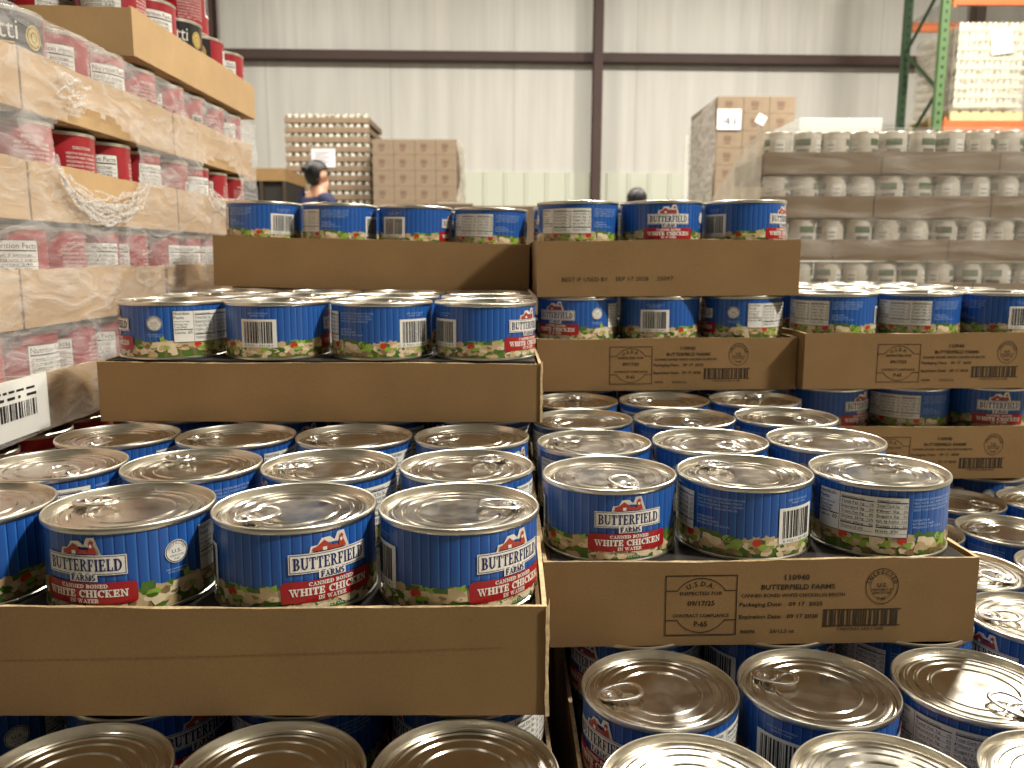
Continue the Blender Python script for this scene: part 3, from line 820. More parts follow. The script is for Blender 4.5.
def build_red_label():
    bm = bmesh.new(); R = RC_R - .0008; z0, z1 = .0035, RC_H - .0045
    n = 96
    a_ = [(bm.verts.new((R * math.cos(2 * PI * k / n), R * math.sin(2 * PI * k / n), z0)), bm.verts.new((R * math.cos(2 * PI * k / n), R * math.sin(2 * PI * k / n), z1))) for k in range(n)]
    for k in range(n):
        deg = (k + .5) * 360 / n
        f = bm.faces.new((a_[k][0], a_[(k + 1) % n][0], a_[(k + 1) % n][1], a_[k][1])); f.material_index = 1 if (deg < 62 or deg > 298) else 0
    P = Print(bm, lambda s, z, l: ((R + l) * math.cos(s / R), (R + l) * math.sin(s / R), z), seg=.006, lift=.00015)
    D = lambda deg: math.radians(deg) * R
    for sg in (1, -1): P.face([(D(62 * sg), z0), (D(62 * sg), z1), (D(80 * sg), z1)][::sg], 1, 1)
    P.rect(D(-62), .016, D(62), .020, 0, 1)
    P.text('Vietti', D(-14), .068, .020, 2, 2, w=.046)
    P.rect(D(-38), .0635, D(12), .065, 3, 2)
    P.disc(D(40), .073, .0098, .0120, 3, 2); P.ring(D(40), .073, .0082, .0102, .0008, 4, 3); P.ring(D(40), .073, .0040, .0052, .0008, 4, 3)
    for k in range(7): P.blob(D(-50 + k * 16), .010, .006, .004, 5, 2 + .3 * (k % 2), random.Random(k), 8, .3, z0)
    P.rect(D(100), .018, D(168), .084, 2, 2); P.frame(D(100), .018, D(168), .084, .0006, 4, 3)
    P.text('Nutrition Facts', D(134), .0755, .0058, 4, 3, w=.046); P.rect(D(103), .0725, D(165), .0740, 4, 3)
    for k in range(10):
        z = .0680 - k * .0048
        P.text(('About 2 servings', 'Serving size 1 cup', 'Calories 240', 'Total Fat 9g  12%', 'Sodium 890mg  39%', 'Total Carb 26g', 'Fiber 7g  25%', 'Sugars 5g', 'Protein 13g', 'Iron 15%')[k], D(104), z, .0026, 4, 3, align='L', w=.040)
        P.rect(D(103), z - .0012, D(165), z - .0008, 4, 3)
    P.text('DIRECTIONS', D(222), .080, .0034, 2, 2, w=.024)
    for k in range(13): P.text(('HEAT IN SAUCEPAN OVER', 'MEDIUM HEAT STIRRING', 'OCCASIONALLY. DO NOT BOIL', 'MICROWAVE: POUR INTO', 'COVERED DISH AND HEAT', 'ON HIGH TWO MINUTES', 'STIR BEFORE SERVING', 'REFRIGERATE UNUSED', 'PORTION IN A GLASS DISH', 'CONTAINS BEEF, BEANS', 'TOMATO, ONION, SALT', 'SPICES, PAPRIKA', 'NET WT 24 OZ')[k], D(196), .074 - k * .0045, .0027, 2, 2, align='L', w=.040)
    P.rect(D(262), .030, D(288), .070, 2, 2); P.barcode(D(264), .034, D(286), .068, 4, 3, 8)
    return bm


def build_red_tin():
    bm = bmesh.new(); H, R = RC_H, RC_R
    lathe(bm, [(0, .003), (R - .005, .003), (R - .003, 0), (R - .0005, .0004), (R, .0018), (R, .0034), (R - .0012, .0042), (R - .0012, H - .0048), (R, H - .0042), (R, H - .0008), (R - .0012, H), (R - .0024, H - .001), (R - .003, H - .0045), (R - .007, H - .004), (.028, H - .0036), (.027, H - .0042), (0, H - .0042)], 56)
    return bm


proto_mesh('red_tin', build_red_tin(), [SEAM]); proto_mesh('red_label', build_red_label(), [RLAB, KLAB, SOUND, GOLD, BLACK, mat('bean_print', (150, 84, 40), .5)])


def red_can(x, y, z, face, label, group):
    t = thing('stew_can', label, 'can', (x, y, z), group=group)
    sight = math.atan2(-y, -x)
    for nm, key, rz in (('tin_body', 'red_tin', 0), ('paper_label', 'red_label', sight - math.radians(face))):
        c = bpy.data.objects.new(nm, PROTO[key]); C.objects.link(c); c.parent = t; c.rotation_euler = (0, 0, rz)
    return t


KR_S = cardboard('wrapped_kraft', (186, 154, 112))
LAYN = {1: 'top', 2: 'second', 3: 'third', 4: 'fourth', 5: 'fifth', 6: 'sixth'}
# layer: bottom z (rel. camera), x of face, tray starts, length, can faces
LEFT = {
    1: (.2465, PX + .004, [(1.078, .49, 5)], [150, 110, -14, 34, 125]),
    2: (.1400, PX, [(.468, .362, 4), (.834, .362, 4), (1.200, .350, 4)], [20, 180, 140, 8, -8, 128, 95, 175, 150, 230, 190, 118]),
    3: (.0335, PX, [(.468, .362, 4), (.834, .362, 4), (1.200, .350, 4)], [180, 150, 240, 218, 188, 180, 130, 80, 200, 95, 140, 160]),
    4: (-.0730, PX, [(.468, .334, 4), (.806, .334, 4), (1.150, .350, 4)], [180, 150, 120, 130, 118, 172, 100, 140, 60, 95, 110, 130]),
    5: (-.1795, PX, [(.468, .340, 4), (.812, .340, 4), (1.160, .350, 4)], [150, 160, 140, 120, 82, 145, 130, 200, 180, 150, 120, 90]),
    6: (-.2860, PX + .012, [(.440, .362, 4), (.806, .362, 4)], [180, 150, 150, 120, 120, 150, 130, 140]),
}
for ly, (zb, xf, trays, faces) in LEFT.items():
    i = 0
    for k, (ys, ln, nc) in enumerate(trays):
        pos = 'only' if len(trays) == 1 else ['nearest', 'second nearest', 'farthest'][k]
        t = thing('cardboard_tray', 'tan wrapped tray, %s, %s layer from the top, pallet of red cans' % (pos, LAYN[ly]), 'tray', (xf, ys, zb + CZ), (0, 0, PI / 2), 'tan trays of red cans')
        obj('tray_wall', tray_mesh(ln, .30, .0585, seed=40 + ly * 5 + k, wav=.0010), [KR_S, KRAFT_EDGE], t)
        sp = (ln - .006 - 2 * RC_R) / (nc - 1)
        for j in range(nc):
            y = ys + .003 + RC_R + sp * j
            if ly == 6 and (j + k * 4) > 5: i += 1; continue
            red_can(xf - .004 - RC_R, y, zb + CZ + .0030, faces[i], 'tall can, %s from the near end, layer %s of the left pallet' % (ORD[i], ['', 'one', 'two', 'three', 'four', 'five', 'six'][ly]), 'tall cans on the left pallet')
            i += 1
        if ly == 1:   # the near end of the top tray also shows a row of cans
            for j in range(1, 3):
                red_can(xf - .004 - RC_R - j * 2.03 * RC_R, ys + .003 + RC_R, zb + CZ + .003, 150 - 40 * j, 'tall red can, %s from the corner, near end of the topmost left tray' % ORD[j], 'tall cans on the left pallet')
# silver topped cans resting on the topmost row
red_can(PX - .060, 1.400, .2465 + CZ + .003 + RC_H + .0004, 200, 'tall can standing on top of the topmost left tray, nearer one', 'cans stacked on the topmost row')
red_can(PX - .062, 1.260, .2465 + CZ + .003 + RC_H + .0004, 100, 'tall can standing on top of the topmost left tray, farther one', 'cans stacked on the topmost row') if False else None

# stretch film over the pallet side, torn open in two places
def film_side():
    bm = bmesh.new(); rg = random.Random(9)
    ys = [.47 + i * .00625 for i in range(175)]; zs = [-.178 + j * .00625 for j in range(67)]
    holes = [(.975, .108, .100, .050), (1.375, .118, .085, .036)]
    V = {}
    for i, y in enumerate(ys):
        for j, z in enumerate(zs):
            bx = .0035 + .0022 * math.sin(y * 31 + z * 14) + .0016 * math.sin(z * 90 + y * 7) + rg.uniform(0, .0012)
            V[i, j] = bm.verts.new((PX + .0015 + bx, y, z + CZ))
    for i in range(len(ys) - 1):
        for j in range(len(zs) - 1):
            cy, cz = (ys[i] + ys[i + 1]) / 2, (zs[j] + zs[j + 1]) / 2
            if any(((cy - hy) / hr) ** 2 + ((cz - hz) / hh) ** 2 < 1 + .12 * math.sin(7 * math.atan2(cz - hz, cy - hy)) for hy, hz, hr, hh in holes): continue
            bm.faces.new((V[i, j], V[i + 1, j], V[i + 1, j + 1], V[i, j + 1]))
    # folded over the can tops in front of the uppermost tray
    top = len(zs) - 1
    for i in range(len(ys) - 1):
        if ys[i] > 1.05: break
        w0 = .020 * abs(math.sin((ys[i] - .471) / .0905 * PI)); w1 = .020 * abs(math.sin((ys[i + 1] - .471) / .0905 * PI))
        a = bm.verts.new((PX - .030 - w0, ys[i], CZ + .2475)); b = bm.verts.new((PX - .030 - w1, ys[i + 1], CZ + .2475))
        bm.faces.new((V[i, top], V[i + 1, top], b, a))
    bmesh.ops.remove_doubles(bm, verts=bm.verts, dist=1e-5)
    return bm


film = tag(obj('stretch_film', film_side(), WRAP), 'clear wrinkled stretch film torn open over the tan trays at left', 'plastic film')
film.name = 'stretch_film'
rg = random.Random(3)
for (hy, hz, hr, hh, a0, a1, nn) in ((.975, .108, .100, .050, 190, 350, 34), (1.375, .118, .085, .036, 200, 340, 20), (.93, .160, .05, .008, 60, 170, 6)):
    bm = bmesh.new()
    for q in range(nn):
        pts = []; f1, f2 = rg.uniform(.2, .9), rg.uniform(0, 6); off = rg.uniform(-.010, .024); s0 = rg.uniform(a0, a1 - 60); s1 = s0 + rg.uniform(30, 70)
        for k in range(14):
            a = math.radians(s0 + (s1 - s0) * k / 13)
            pts.append((PX + .009 + .002 * math.sin(k * f1 + f2), hy + (hr + off * .5 + .003 * math.sin(k * f1 + f2)) * math.cos(a), CZ + hz + (hh + off + .003 * math.sin(k * f1 + f2)) * math.sin(a)))
        tube(bm, pts, rg.uniform(.0003, .0007), 5, flat=3.0)
    obj('torn_edge', bm, CRINK, film)
# sticker on the lowest visible tray
t = thing('shipping_sticker', 'white barcode sticker on the lower tan tray at the left edge', 'sticker', (PX + .0095, .700, CZ - .1735), (0, 0, PI / 2))
bm = bmesh.new(); box(bm, 0, 0, 0, .118, .0006, .056, 0); o = obj('paper', bm, SOUND, t, smooth=False)
bm = bmesh.new(); P = Print(bm, lambda s, z, l: (s, -l, z), seg=.05, lift=.0002)
P.barcode(.030, .018, .098, .034, 0, 1, 21); [P.rect(.098 - e_, .044, .098 - e_ + l_, .0462, 0, 1) for e_, l_ in ((.066, .010), (.053, .006), (.044, .009), (.032, .012), (.016, .014))]; [P.rect(.098 - e_, .0375, .098 - e_ + l_, .0402, 0, 1) for e_, l_ in ((.066, .014), (.047, .012), (.030, .004), (.016, .016))]
obj('printing', bm, BLACK, t, smooth=False)


# ------------------------------------------------------------------ pallets and closed cartons carrying the stacks (below the frame)
def pallet(x0, y0, x1, y1, z0, h, label, rz=0, name='wooden_pallet'):
    t = thing(name, label, 'pallet', (x0, y0, z0), (0, 0, rz), 'wooden pallets')
    w, d = x1 - x0, y1 - y0
    bm = bmesh.new(); n = 7; bw = w / (n + (n - 1) * .45)
    for k in range(n): box(bm, k * bw * 1.45, 0, h - .018, k * bw * 1.45 + bw, d, h)
    obj('deck_board', bm, WOOD, t, smooth=False)
    for yy in (0, d / 2 - .02, d - .04):
        bm = bmesh.new(); box(bm, 0, yy, .018, w, yy + .04, h - .018); obj('stringer', bm, WOOD, t, smooth=False)
    bm = bmesh.new()
    for yy in (0, d / 2 - .045, d - .09): box(bm, 0, yy, 0, w, yy + .09, .018)
    obj('bottom_board', bm, WOOD, t, smooth=False)
    return t


def carton(x, y, z, w, d, h, label, group, rz=0, m_=None, prints=True, name='cardboard_carton'):
    t = thing(name, label, 'carton', (x, y, z), (0, 0, rz), group)
    bm = bmesh.new(); box(bm, .001, .001, 0, w - .001, d - .001, h, 0, bev=min(.004, h * .03))
    obj('carton_board', bm, m_ or BOXC, t, smooth=False)
    if prints:
        bm = bmesh.new(); box(bm, .002, d / 2 - .025, h, w - .002, d / 2 + .025, h + .0006)
        obj('packing_tape', bm, KRAFT_L, t, smooth=False)
        bm = bmesh.new(); box(bm, w * .30, -.0008, h * .42, w * .58, .001, h * .70); box(bm, w * .34, -.0008, h * .24, w * .54, .001, h * .34)
        obj('printed_mark', bm, BOXC2, t, smooth=False)
    return t


pallet(-.42, .35, .84, 1.60, 0, .14, 'wooden pallet under the stacks of blue cans')
zc = CZ - .392 - .14 - .004
for k, (x, y) in enumerate(((-.41, .36), (.045, .36), (.44, .44), (-.41, .86), (.045, .86), (.44, .92))):
    carton(x, y, .14, (.42, .36, .36)[k % 3], .44, zc, 'brown closed carton low in the blue can pallet, spot %s from the left, %s row' % (ORD[k % 3], 'front' if k < 3 else 'rear'), 'cartons low in the blue can pallet', m_=KRAFT, prints=False)
pallet(-1.25, .42, -.475, 1.60, 0, .14, 'wooden pallet under the left stack of red cans')
for k, y in enumerate((.43, .83, 1.22)):
    carton(-.84, y, .14, .35, .37, CZ - .290 - .14, 'brown closed carton low in the red can pallet, %s from the near end' % ORD[k], 'cartons low in the red can pallet', m_=KRAFT_L, prints=False)


# ------------------------------------------------------------------ right pallet of pale cans under film
def pale_can_mesh(R, H, seed, seg=24):
    bm = bmesh.new(); rg = random.Random(seed)
    lathe(bm, [(R - .003, 0), (R, .001), (R, .003), (R - .001, .005)], seg, 0); lathe(bm, [(R - .001, .005), (R - .001, H - .005)], seg, 1)
    lathe(bm, [(R - .001, H - .005), (R, H - .004), (R, H - .001), (R - .002, H), (R - .004, H - .004), (0, H - .004)], seg, 0)
    P = Print(bm, lambda s, z, l: ((R - .001 + l) * math.cos(s / R), (R - .001 + l) * math.sin(s / R), z), seg=.008, lift=.0004)
    for a in (0, 180):
        s = math.radians(a) * R
        P.rect(s - .022, H * .66, s + .020, H * .82, 2, 1)
        P.rect(s - .018, H * .50, s + .016, H * .58, 3, 1); P.rect(s - .014, H * .36, s + .010, H * .40, 3, 1); P.rect(s - .018, H * .22, s + .014, H * .27, 3, 1)
        P.rect(s + .035, H * .2, s + .060, H * .8, 4, 1)
        for k in range(5): P.rect(s + .038, H * (.26 + .1 * k), s + .056, H * (.28 + .1 * k), 3, 2)
    me = bpy.data.meshes.new('pale_can'); bm.to_mesh(me); bm.free()
    for mm in (SEAM, PALEC, GREENB, GREYT, SOUND): me.materials.append(mm)
    for p in me.polygons: p.use_smooth = True
    return me


PC = pale_can_mesh(.0352, .1035, 2)
NX, NY, NYAW = .650, 2.165, -.06
KR_D = cardboard('film_covered_tray_board', (124, 100, 72))
def nloc(lx, ly): return (NX + lx * math.cos(NYAW) - ly * math.sin(NYAW), NY + lx * math.sin(NYAW) + ly * math.cos(NYAW))
for ly in range(4):
    zb = .2115 - ly * .110
    for k in range(3):
        off = (0, -.012, -.11, -.04)[ly]
        x0 = k * .292 + off if k else 0
        wd = .288 + (off if k == 0 else 0)
        px_, py_ = nloc(x0, 0)
        t = thing('cardboard_tray', 'dull brown tray, %s from left in layer %s of the wrapped pallet at right' % (ORD[k], ('one', 'two', 'three', 'four')[ly]), 'tray', (px_, py_, zb + CZ), (0, 0, NYAW), 'trays on the wrapped right pallet')
        obj('tray_wall', tray_mesh(wd, .40, .054, seed=90 + ly * 3 + k), [KR_D, KRAFT_EDGE], t)
    for c in range(10):
        for r in range(1):
            x, y = nloc(.0385 + c * .0722 + rnd.uniform(-.001, .001), .0395)
            o = bpy.data.objects.new('pale_can', PC); C.objects.link(o); o.location = (x, y, zb + CZ + .003); o.rotation_euler = (0, 0, rnd.uniform(0, 6.28))
            tag(o, 'pale labelled can, %s from left in row %s of the film-wrapped pallet at right' % (ORD[c], ('one', 'two', 'three', 'four')[ly]), 'can', 'pale cans on the wrapped right pallet')
bm = bmesh.new(); G2 = {}
for i in range(46):
    for j in range(26):
        lx = -.010 + i * .020; z = -.13 + j * .0182
        x, y = nloc(lx, -.006 - .003 * math.sin(i * .9 + j * .3) - .003 * math.sin(j * 1.7) - rnd.uniform(0, .002))
        G2[i, j] = bm.verts.new((x, y, z + CZ))
for i in range(45):
    for j in range(25): bm.faces.new((G2[i, j], G2[i + 1, j], G2[i + 1, j + 1], G2[i, j + 1]))
# slanting side of the wrap going back from the near left edge
prev = None
for k in range(16):
    f = k / 15; lx = -.012 - .004 * math.sin(k * 2.1) + .02 * f; ly_ = -.006 + .80 * f
    x, y = nloc(lx, ly_); zt_ = .326 - .02 * f - .10 * f ** 1.4 + .004 * math.sin(k * 2.3)
    cur = [bm.verts.new((x, y, CZ + zt_ + (-.13 - zt_) * q / 6)) for q in range(7)]
    if prev:
        for q in range(6): bm.faces.new((prev[q], prev[q + 1], cur[q + 1], cur[q])).material_index = 1
    prev = cur
tag(obj('pallet_wrap', bm, [WRAP2, WRAPO]), 'wrinkled stretch film around the pale cans pallet at right', 'plastic film')
pallet(.62, 2.10, 1.60, 3.0, 0, .14, 'wooden pallet under the film-wrapped pale cans at right')
for k in range(3):
    x, y = nloc(k * .30, .0)
    carton(x, y, .14, .29, .6, CZ - .1185 - .14 - .003, 'brown closed carton under the pale cans, %s from left' % ORD[k], 'cartons under the pale cans', NYAW, KR_D, False)

# ------------------------------------------------------------------ far pallets
FCM = pale_can_mesh(.0385, .098, 5, 12)
def simple_tray_strip(w, d, h):
    bm = bmesh.new(); box(bm, 0, 0, 0, w, .004, h); box(bm, 0, .004, 0, w, d, .004); box(bm, 0, .004, .004, .004, d, h); box(bm, w - .004, .004, .004, w, d, h); box(bm, .004, d - .004, .004, w - .004, d, h)
    return bm


def can_pallet(x0, y0, ztop, cols, rows, pitchx, pitchz, mesh, depth, traym, who, grp, canname, scale=1, trayh=.045):
    for r in range(rows):
        zb = ztop - (r + 1) * pitchz
        o = obj('cardboard_tray', simple_tray_strip(cols * pitchx + .008, depth, trayh), traym, smooth=False, loc=(x0, y0, zb))
        tag(o, 'tray board, row %s from the top, %s' % (NUM[r], who), 'tray', 'trays, ' + grp)
        for c in range(cols):
            q = bpy.data.objects.new(canname, mesh); C.objects.link(q); q.location = (x0 + .004 + pitchx * (c + .5), y0 + .005 + pitchx / 2, zb + .0045); q.rotation_euler = (0, 0, rnd.uniform(0, 6.28)); q.scale = (scale,) * 3
            tag(q, 'small can, row %s, number %s from left, %s' % (NUM[r], NUM[c], who), 'can', 'cans, ' + grp)


NUM = ['one', 'two', 'three', 'four', 'five', 'six', 'seven', 'eight', 'nine', 'ten', 'eleven', 'twelve', 'thirteen', 'fourteen']
KR_F = cardboard('far_tray_board', (138, 118, 98))
# can pallet behind the person
p = W(284, 113, 9.5)
can_pallet(p.x, p.y, p.z, 12, 10, .0815, .109, FCM, .95, KR_F, 'tall pallet behind the dark-haired person', 'pallet behind the person', 'pale_can', trayh=.062)
FX, FY, FZ = p
t = thing('paper_notice', 'white sheet taped on the tall can pallet above the dark-haired person', 'notice', (W(309, 147, 9.45).x, FY - .012, W(309, 166, 9.45).z))
bm = bmesh.new(); box(bm, 0, 0, 0, .28, .003, .21); obj('paper', bm, PAPER, t, smooth=False)
bm = bmesh.new()
for k in range(5): box(bm, .04, -.001, .05 + k * .028, .22 - (k % 2) * .05, .001, .060 + k * .028)
obj('printing', bm, GREYT, t, smooth=False)
for k in range(2):
    carton(FX + k * .49, FY, .14, .49, .95, FZ - 1.09 - .145, 'big brown carton under the tall can pallet, %s' % ('left one' if k == 0 else 'right one'), 'cartons under the far can pallet', m_=KR_F, prints=False)
pallet(FX, FY, FX + 1.0, FY + .95, 0, .14, 'wooden pallet under the tall can pallet behind the person')
# carton pallet beside it
p = W(372, 139, 9.2); bw_, bh_ = .238, .172
for r in range(7):
    for c in range(4):
        for dd in range(3 if c == 3 else 1):
            if r > 4 and dd: continue
            carton(p.x + c * bw_, p.y + dd * .30, p.z - (r + 1) * bh_, bw_, .298, bh_, 'pale carton, row %s, column %s, depth %s, centre left carton pallet' % (NUM[r], NUM[c], NUM[dd]), 'cartons on the centre left pallet')
zz0 = p.z - 7 * bh_
carton(p.x, p.y, .14, bw_ * 4, .9, zz0 - .14, 'large carton at the foot of the centre left carton pallet', None, prints=False)
pallet(p.x, p.y, p.x + .95, p.y + .9, 0, .14, 'wooden pallet under the centre left cartons')
bm = bmesh.new(); x = p.x + .955
V = {}
for i in range(10):
    for j in range(12): V[i, j] = bm.verts.new((x + .02 + .03 * math.sin(i * 1.9 + j) + .05 * max(0, 1 - j / 5), p.y + i * .1, p.z - 1.2 + j * .108))
for i in range(9):
    for j in range(11): bm.faces.new((V[i, j], V[i + 1, j], V[i + 1, j + 1], V[i, j + 1]))
tag(obj('pallet_wrap', bm, WRAPO), 'milky film hanging on the right side of the centre left cartons', 'plastic film')
# the tall carton pallet marked 41
p = W(718, 96, 8.4); bw_, bh_ = .268, .172
for r in range(7):
    for c in range(3):
        for dd in range(4 if c == 0 else 1):
            carton(p.x + c * bw_, p.y + dd * .32, p.z - (r + 1) * bh_, bw_, .318, bh_, 'pinkish carton, row %s, column %s, depth %s, tall pallet numbered 41' % (NUM[r], NUM[c], NUM[dd]), 'cartons on the numbered pallet')
carton(p.x, p.y, .14, bw_ * 3, 1.28, p.z - 7 * bh_ - .14, 'large carton at the foot of the tall pallet numbered 41', None, prints=False)
pallet(p.x, p.y, p.x + .8, p.y + 1.28, 0, .14, 'wooden pallet under the cartons numbered 41')
t = thing('number_sign', 'white sheet reading 41 on the tall carton pallet', 'sign', (p.x + .0, p.y - .012, W(718, 129, 8.4).z))
bm = bmesh.new(); box(bm, 0, 0, 0, .245, .003, .205); obj('paper', bm, PAPER, t, smooth=False)
bm = bmesh.new(); P = Print(bm, lambda s, z, l: (s, -l, z), seg=.1, lift=.001); P.text('41', .125, .045, .085, 0, 1, w=.13); P.rect(.05, .162, .20, .170, 0, 1); obj('printing', bm, BLACK, t, smooth=False)
t = thing('diamond_sticker', 'small tilted white sticker right of the 41 sheet', 'sticker', (W(762, 119, 8.4).x, p.y - .006, W(762, 119, 8.4).z), (0, math.radians(28), 0))
bm = bmesh.new(); box(bm, -.048, 0, -.048, .048, .003, .048); obj('paper', bm, SOUND, t, smooth=False)
bm = bmesh.new(); box(bm, p.x - .05, p.y + 1.30, .14, p.x - .005, p.y + 1.34, p.z - .20)
tag(obj('corner_board', bm, SOUND, smooth=False), 'white upright edge protector at the rear left corner of the 41 pallet', 'edge protector')
bm = bmesh.new(); V = {}
for i in range(8):
    for j in range(12): V[i, j] = bm.verts.new((p.x - .015 - .012 * math.sin(i * 2 + j * .8), p.y - .01 + i * .185, p.z - 1.2 + j * .1095 - (.10 * (i / 7)) * (j / 11)))
for i in range(7):
    for j in range(11): bm.faces.new((V[i, j], V[i + 1, j], V[i + 1, j + 1], V[i, j + 1]))
tag(obj('pallet_wrap', bm, film_mat('side_wrap', (222, 214, 204), .35, .7, (1, 1, 3), 4)), 'milky film on the left side of the carton pallet numbered 41', 'plastic film')
# white load behind the pale cans
p = W(800, 118, 7.6)
carton(p.x, p.y, .14, .77, .8, p.z - .14, 'large white wrapped carton behind the pale cans, right of the 41 pallet', None, m_=mat('white_carton', (196, 196, 188), .5, noise=.05), prints=False)
pallet(p.x, p.y, p.x + .77, p.y + .8, 0, .14, 'wooden pallet under the large white wrapped carton')
# dark bin with a tan top board at the left
p = W(240, 168, 8.6)
t = thing('open_bin', 'dark open bin with a tan upper board, left of the tall can pallet', 'bin', (p.x, p.y, 0))
h = p.z; w_ = .47
bm = bmesh.new(); box(bm, 0, 0, h - .13, w_, .9, h); obj('upper_board', bm, KRAFT, t, smooth=False)
bm = bmesh.new(); box(bm, .01, .03, 0, w_ - .01, .87, h - .13); obj('bin_body', bm, DARK, t, smooth=False)
bm = bmesh.new()
for xx in (.0, .20, w_ - .03): box(bm, xx, 0, 0, xx + .03, .03, h - .13)
obj('upright', bm, mat('bin_frame', (58, 44, 30), .7), t, smooth=False)
# tan cartons just beyond the top left tray
p = W(396, 203, 4.4)
for k in range(2):
    carton(p.x + k * .42, p.y, .0, .415, .5, p.z - k * .012, 'tan carton beyond the top left tray, %s of the pair' % ('left' if k == 0 else 'right'), 'pair of tan cartons beyond the stacks', m_=BOXC, prints=False)
bm = bmesh.new(); box(bm, 0, 0, 0, .10, .12, .006)
tag(obj('paper_slip', bm, SOUND, smooth=False, loc=(p.x + .22, p.y + .04, p.z + .0005)), 'white slip lying on the left of the two tan cartons', 'paper')

# ------------------------------------------------------------------ pallet rack with a wrapped load at right
fx, fy = 4.88, W(940, 60, 9.3).y
zb0 = 1.44 + CZ; zb1 = 2.80 + CZ
t = thing('pallet_rack', 'green and orange steel pallet rack at the upper right', 'pallet rack', (fx, fy, 0))
def post(name, x, y, m_):
    bm = bmesh.new(); box(bm, x - .045, y, 0, x + .045, y + .07, 5.2); box(bm, x - .07, y - .03, 0, x + .07, y + .10, .01)
    for k in range(50): box(bm, x - .012, y - .0015, .2 + k * .1, x + .012, y + .001, .235 + k * .1, 1)
    o = obj(name, bm, [m_, BLACK], t, smooth=False)
post('upright', 0, 0, GREEN); post('upright', .04, 1.0, GREEND); post('upright', 2.7, 0, GREEN); post('upright', 2.7, 1.0, GREEND)
zs_ = [.3 + .62 * k for k in range(8)]
for k in range(7):
    bm = bmesh.new(); a, b = ((0.01, .07), (.03, 1.0)) if k % 2 == 0 else ((.03, 1.0), (.01, .07))
    tube(bm, [(a[0], a[1], zs_[k]), (b[0], b[1], zs_[k + 1])], .022, 6); obj('diagonal_brace', bm, GREEND, t)
for zq in (zb0, zb1):
    for yy in (-.05, 1.07):
        bm = bmesh.new(); box(bm, .045, yy, zq, 2.66, yy + .05, zq + .11); box(bm, .045, yy - .006, zq - .03, .075, yy, zq + .15); obj('cross_beam', bm, ORANGE, t, smooth=False)
    bm = bmesh.new()
    for k in range(50): box(bm, .06 + k * .052, 0, zq + .085, .064 + k * .052, 1.07, zq + .089)
    for k in range(12): box(bm, .06, k * .095, zq + .080, 2.65, k * .095 + .004, zq + .084)
    obj('wire_deck', bm, MESHD, t, smooth=False)
# load on the rack
lx0 = W(956, 100, 9.35).x; ly0 = fy + .0
pallet(lx0 - .03, ly0 + .02, lx0 + .80, ly0 + 1.0, zb0 + .111, .115, 'pale wooden pallet standing on the orange rack beam')
RCM = pale_can_mesh(.0305, .094, 8, 12)
can_pallet(lx0, ly0 + .03, zb0 + .227 + 9.5 * .103, 12, 9, .0635, .1035, RCM, .92, mat('rack_load_tray', (206, 198, 176), .7), 'wrapped load on upper rack', 'load on the rack', 'pale_can', trayh=.035)
for _ in range(1):
    bm = bmesh.new(); V = {}
    for i in range(14):
        for j in range(14):
            V[i, j] = bm.verts.new((lx0 - .012 + i * .0615, ly0 + .018 - .006 * math.sin(i * 2 + j), zb0 + .235 + j * .0725))
    for i in range(13):
        for j in range(13): bm.faces.new((V[i, j], V[i + 1, j], V[i + 1, j + 1], V[i, j + 1])).material_index = 0
    V = {}
    for i in range(11):
        for j in range(14): V[i, j] = bm.verts.new((lx0 - .016 - .022 * abs(math.sin(i * 1.3 + j * .9)), ly0 + .018 + i * .094, zb0 + .235 + j * .0725))
    for i in range(10):
        for j in range(13): bm.faces.new((V[i, j], V[i + 1, j], V[i + 1, j + 1], V[i, j + 1])).material_index = 1
    tag(obj('pallet_wrap', bm, [film_mat('rack_wrap', (240, 234, 214), .15, .45, (1, 1, 3), 6), WRAPO]), 'cream stretch film around the load on the upper rack', 'plastic film')
o_ = W(1002, 40, 9.28)
t = thing('paper_notice', 'crooked white sheet on the front of the rack load', 'notice', (o_.x - .10, ly0 + .004, W(1002, 55, 9.28).z), (0, math.radians(-8), 0))
bm = bmesh.new(); box(bm, 0, 0, 0, .24, .003, .27); obj('paper', bm, SOUND, t, smooth=False)


# ------------------------------------------------------------------ people
def skin_mesh(name, verts, edges, radii, m_, parent, root=0, sub=2):
    me = bpy.data.meshes.new(name); me.from_pydata(verts, edges, []); me.materials.append(m_)
    o = bpy.data.objects.new(name, me); C.objects.link(o); o.parent = parent
    s = o.modifiers.new('skin', 'SKIN'); s.use_smooth_shade = True
    for i, r in enumerate(radii):
        sv = me.skin_vertices[0].data[i] if me.skin_vertices else None
        if sv: sv.radius = r if isinstance(r, tuple) else (r, r); sv.use_root = (i == root)
    u = o.modifiers.new('sub', 'SUBSURF'); u.levels = sub; u.render_levels = sub
    return o


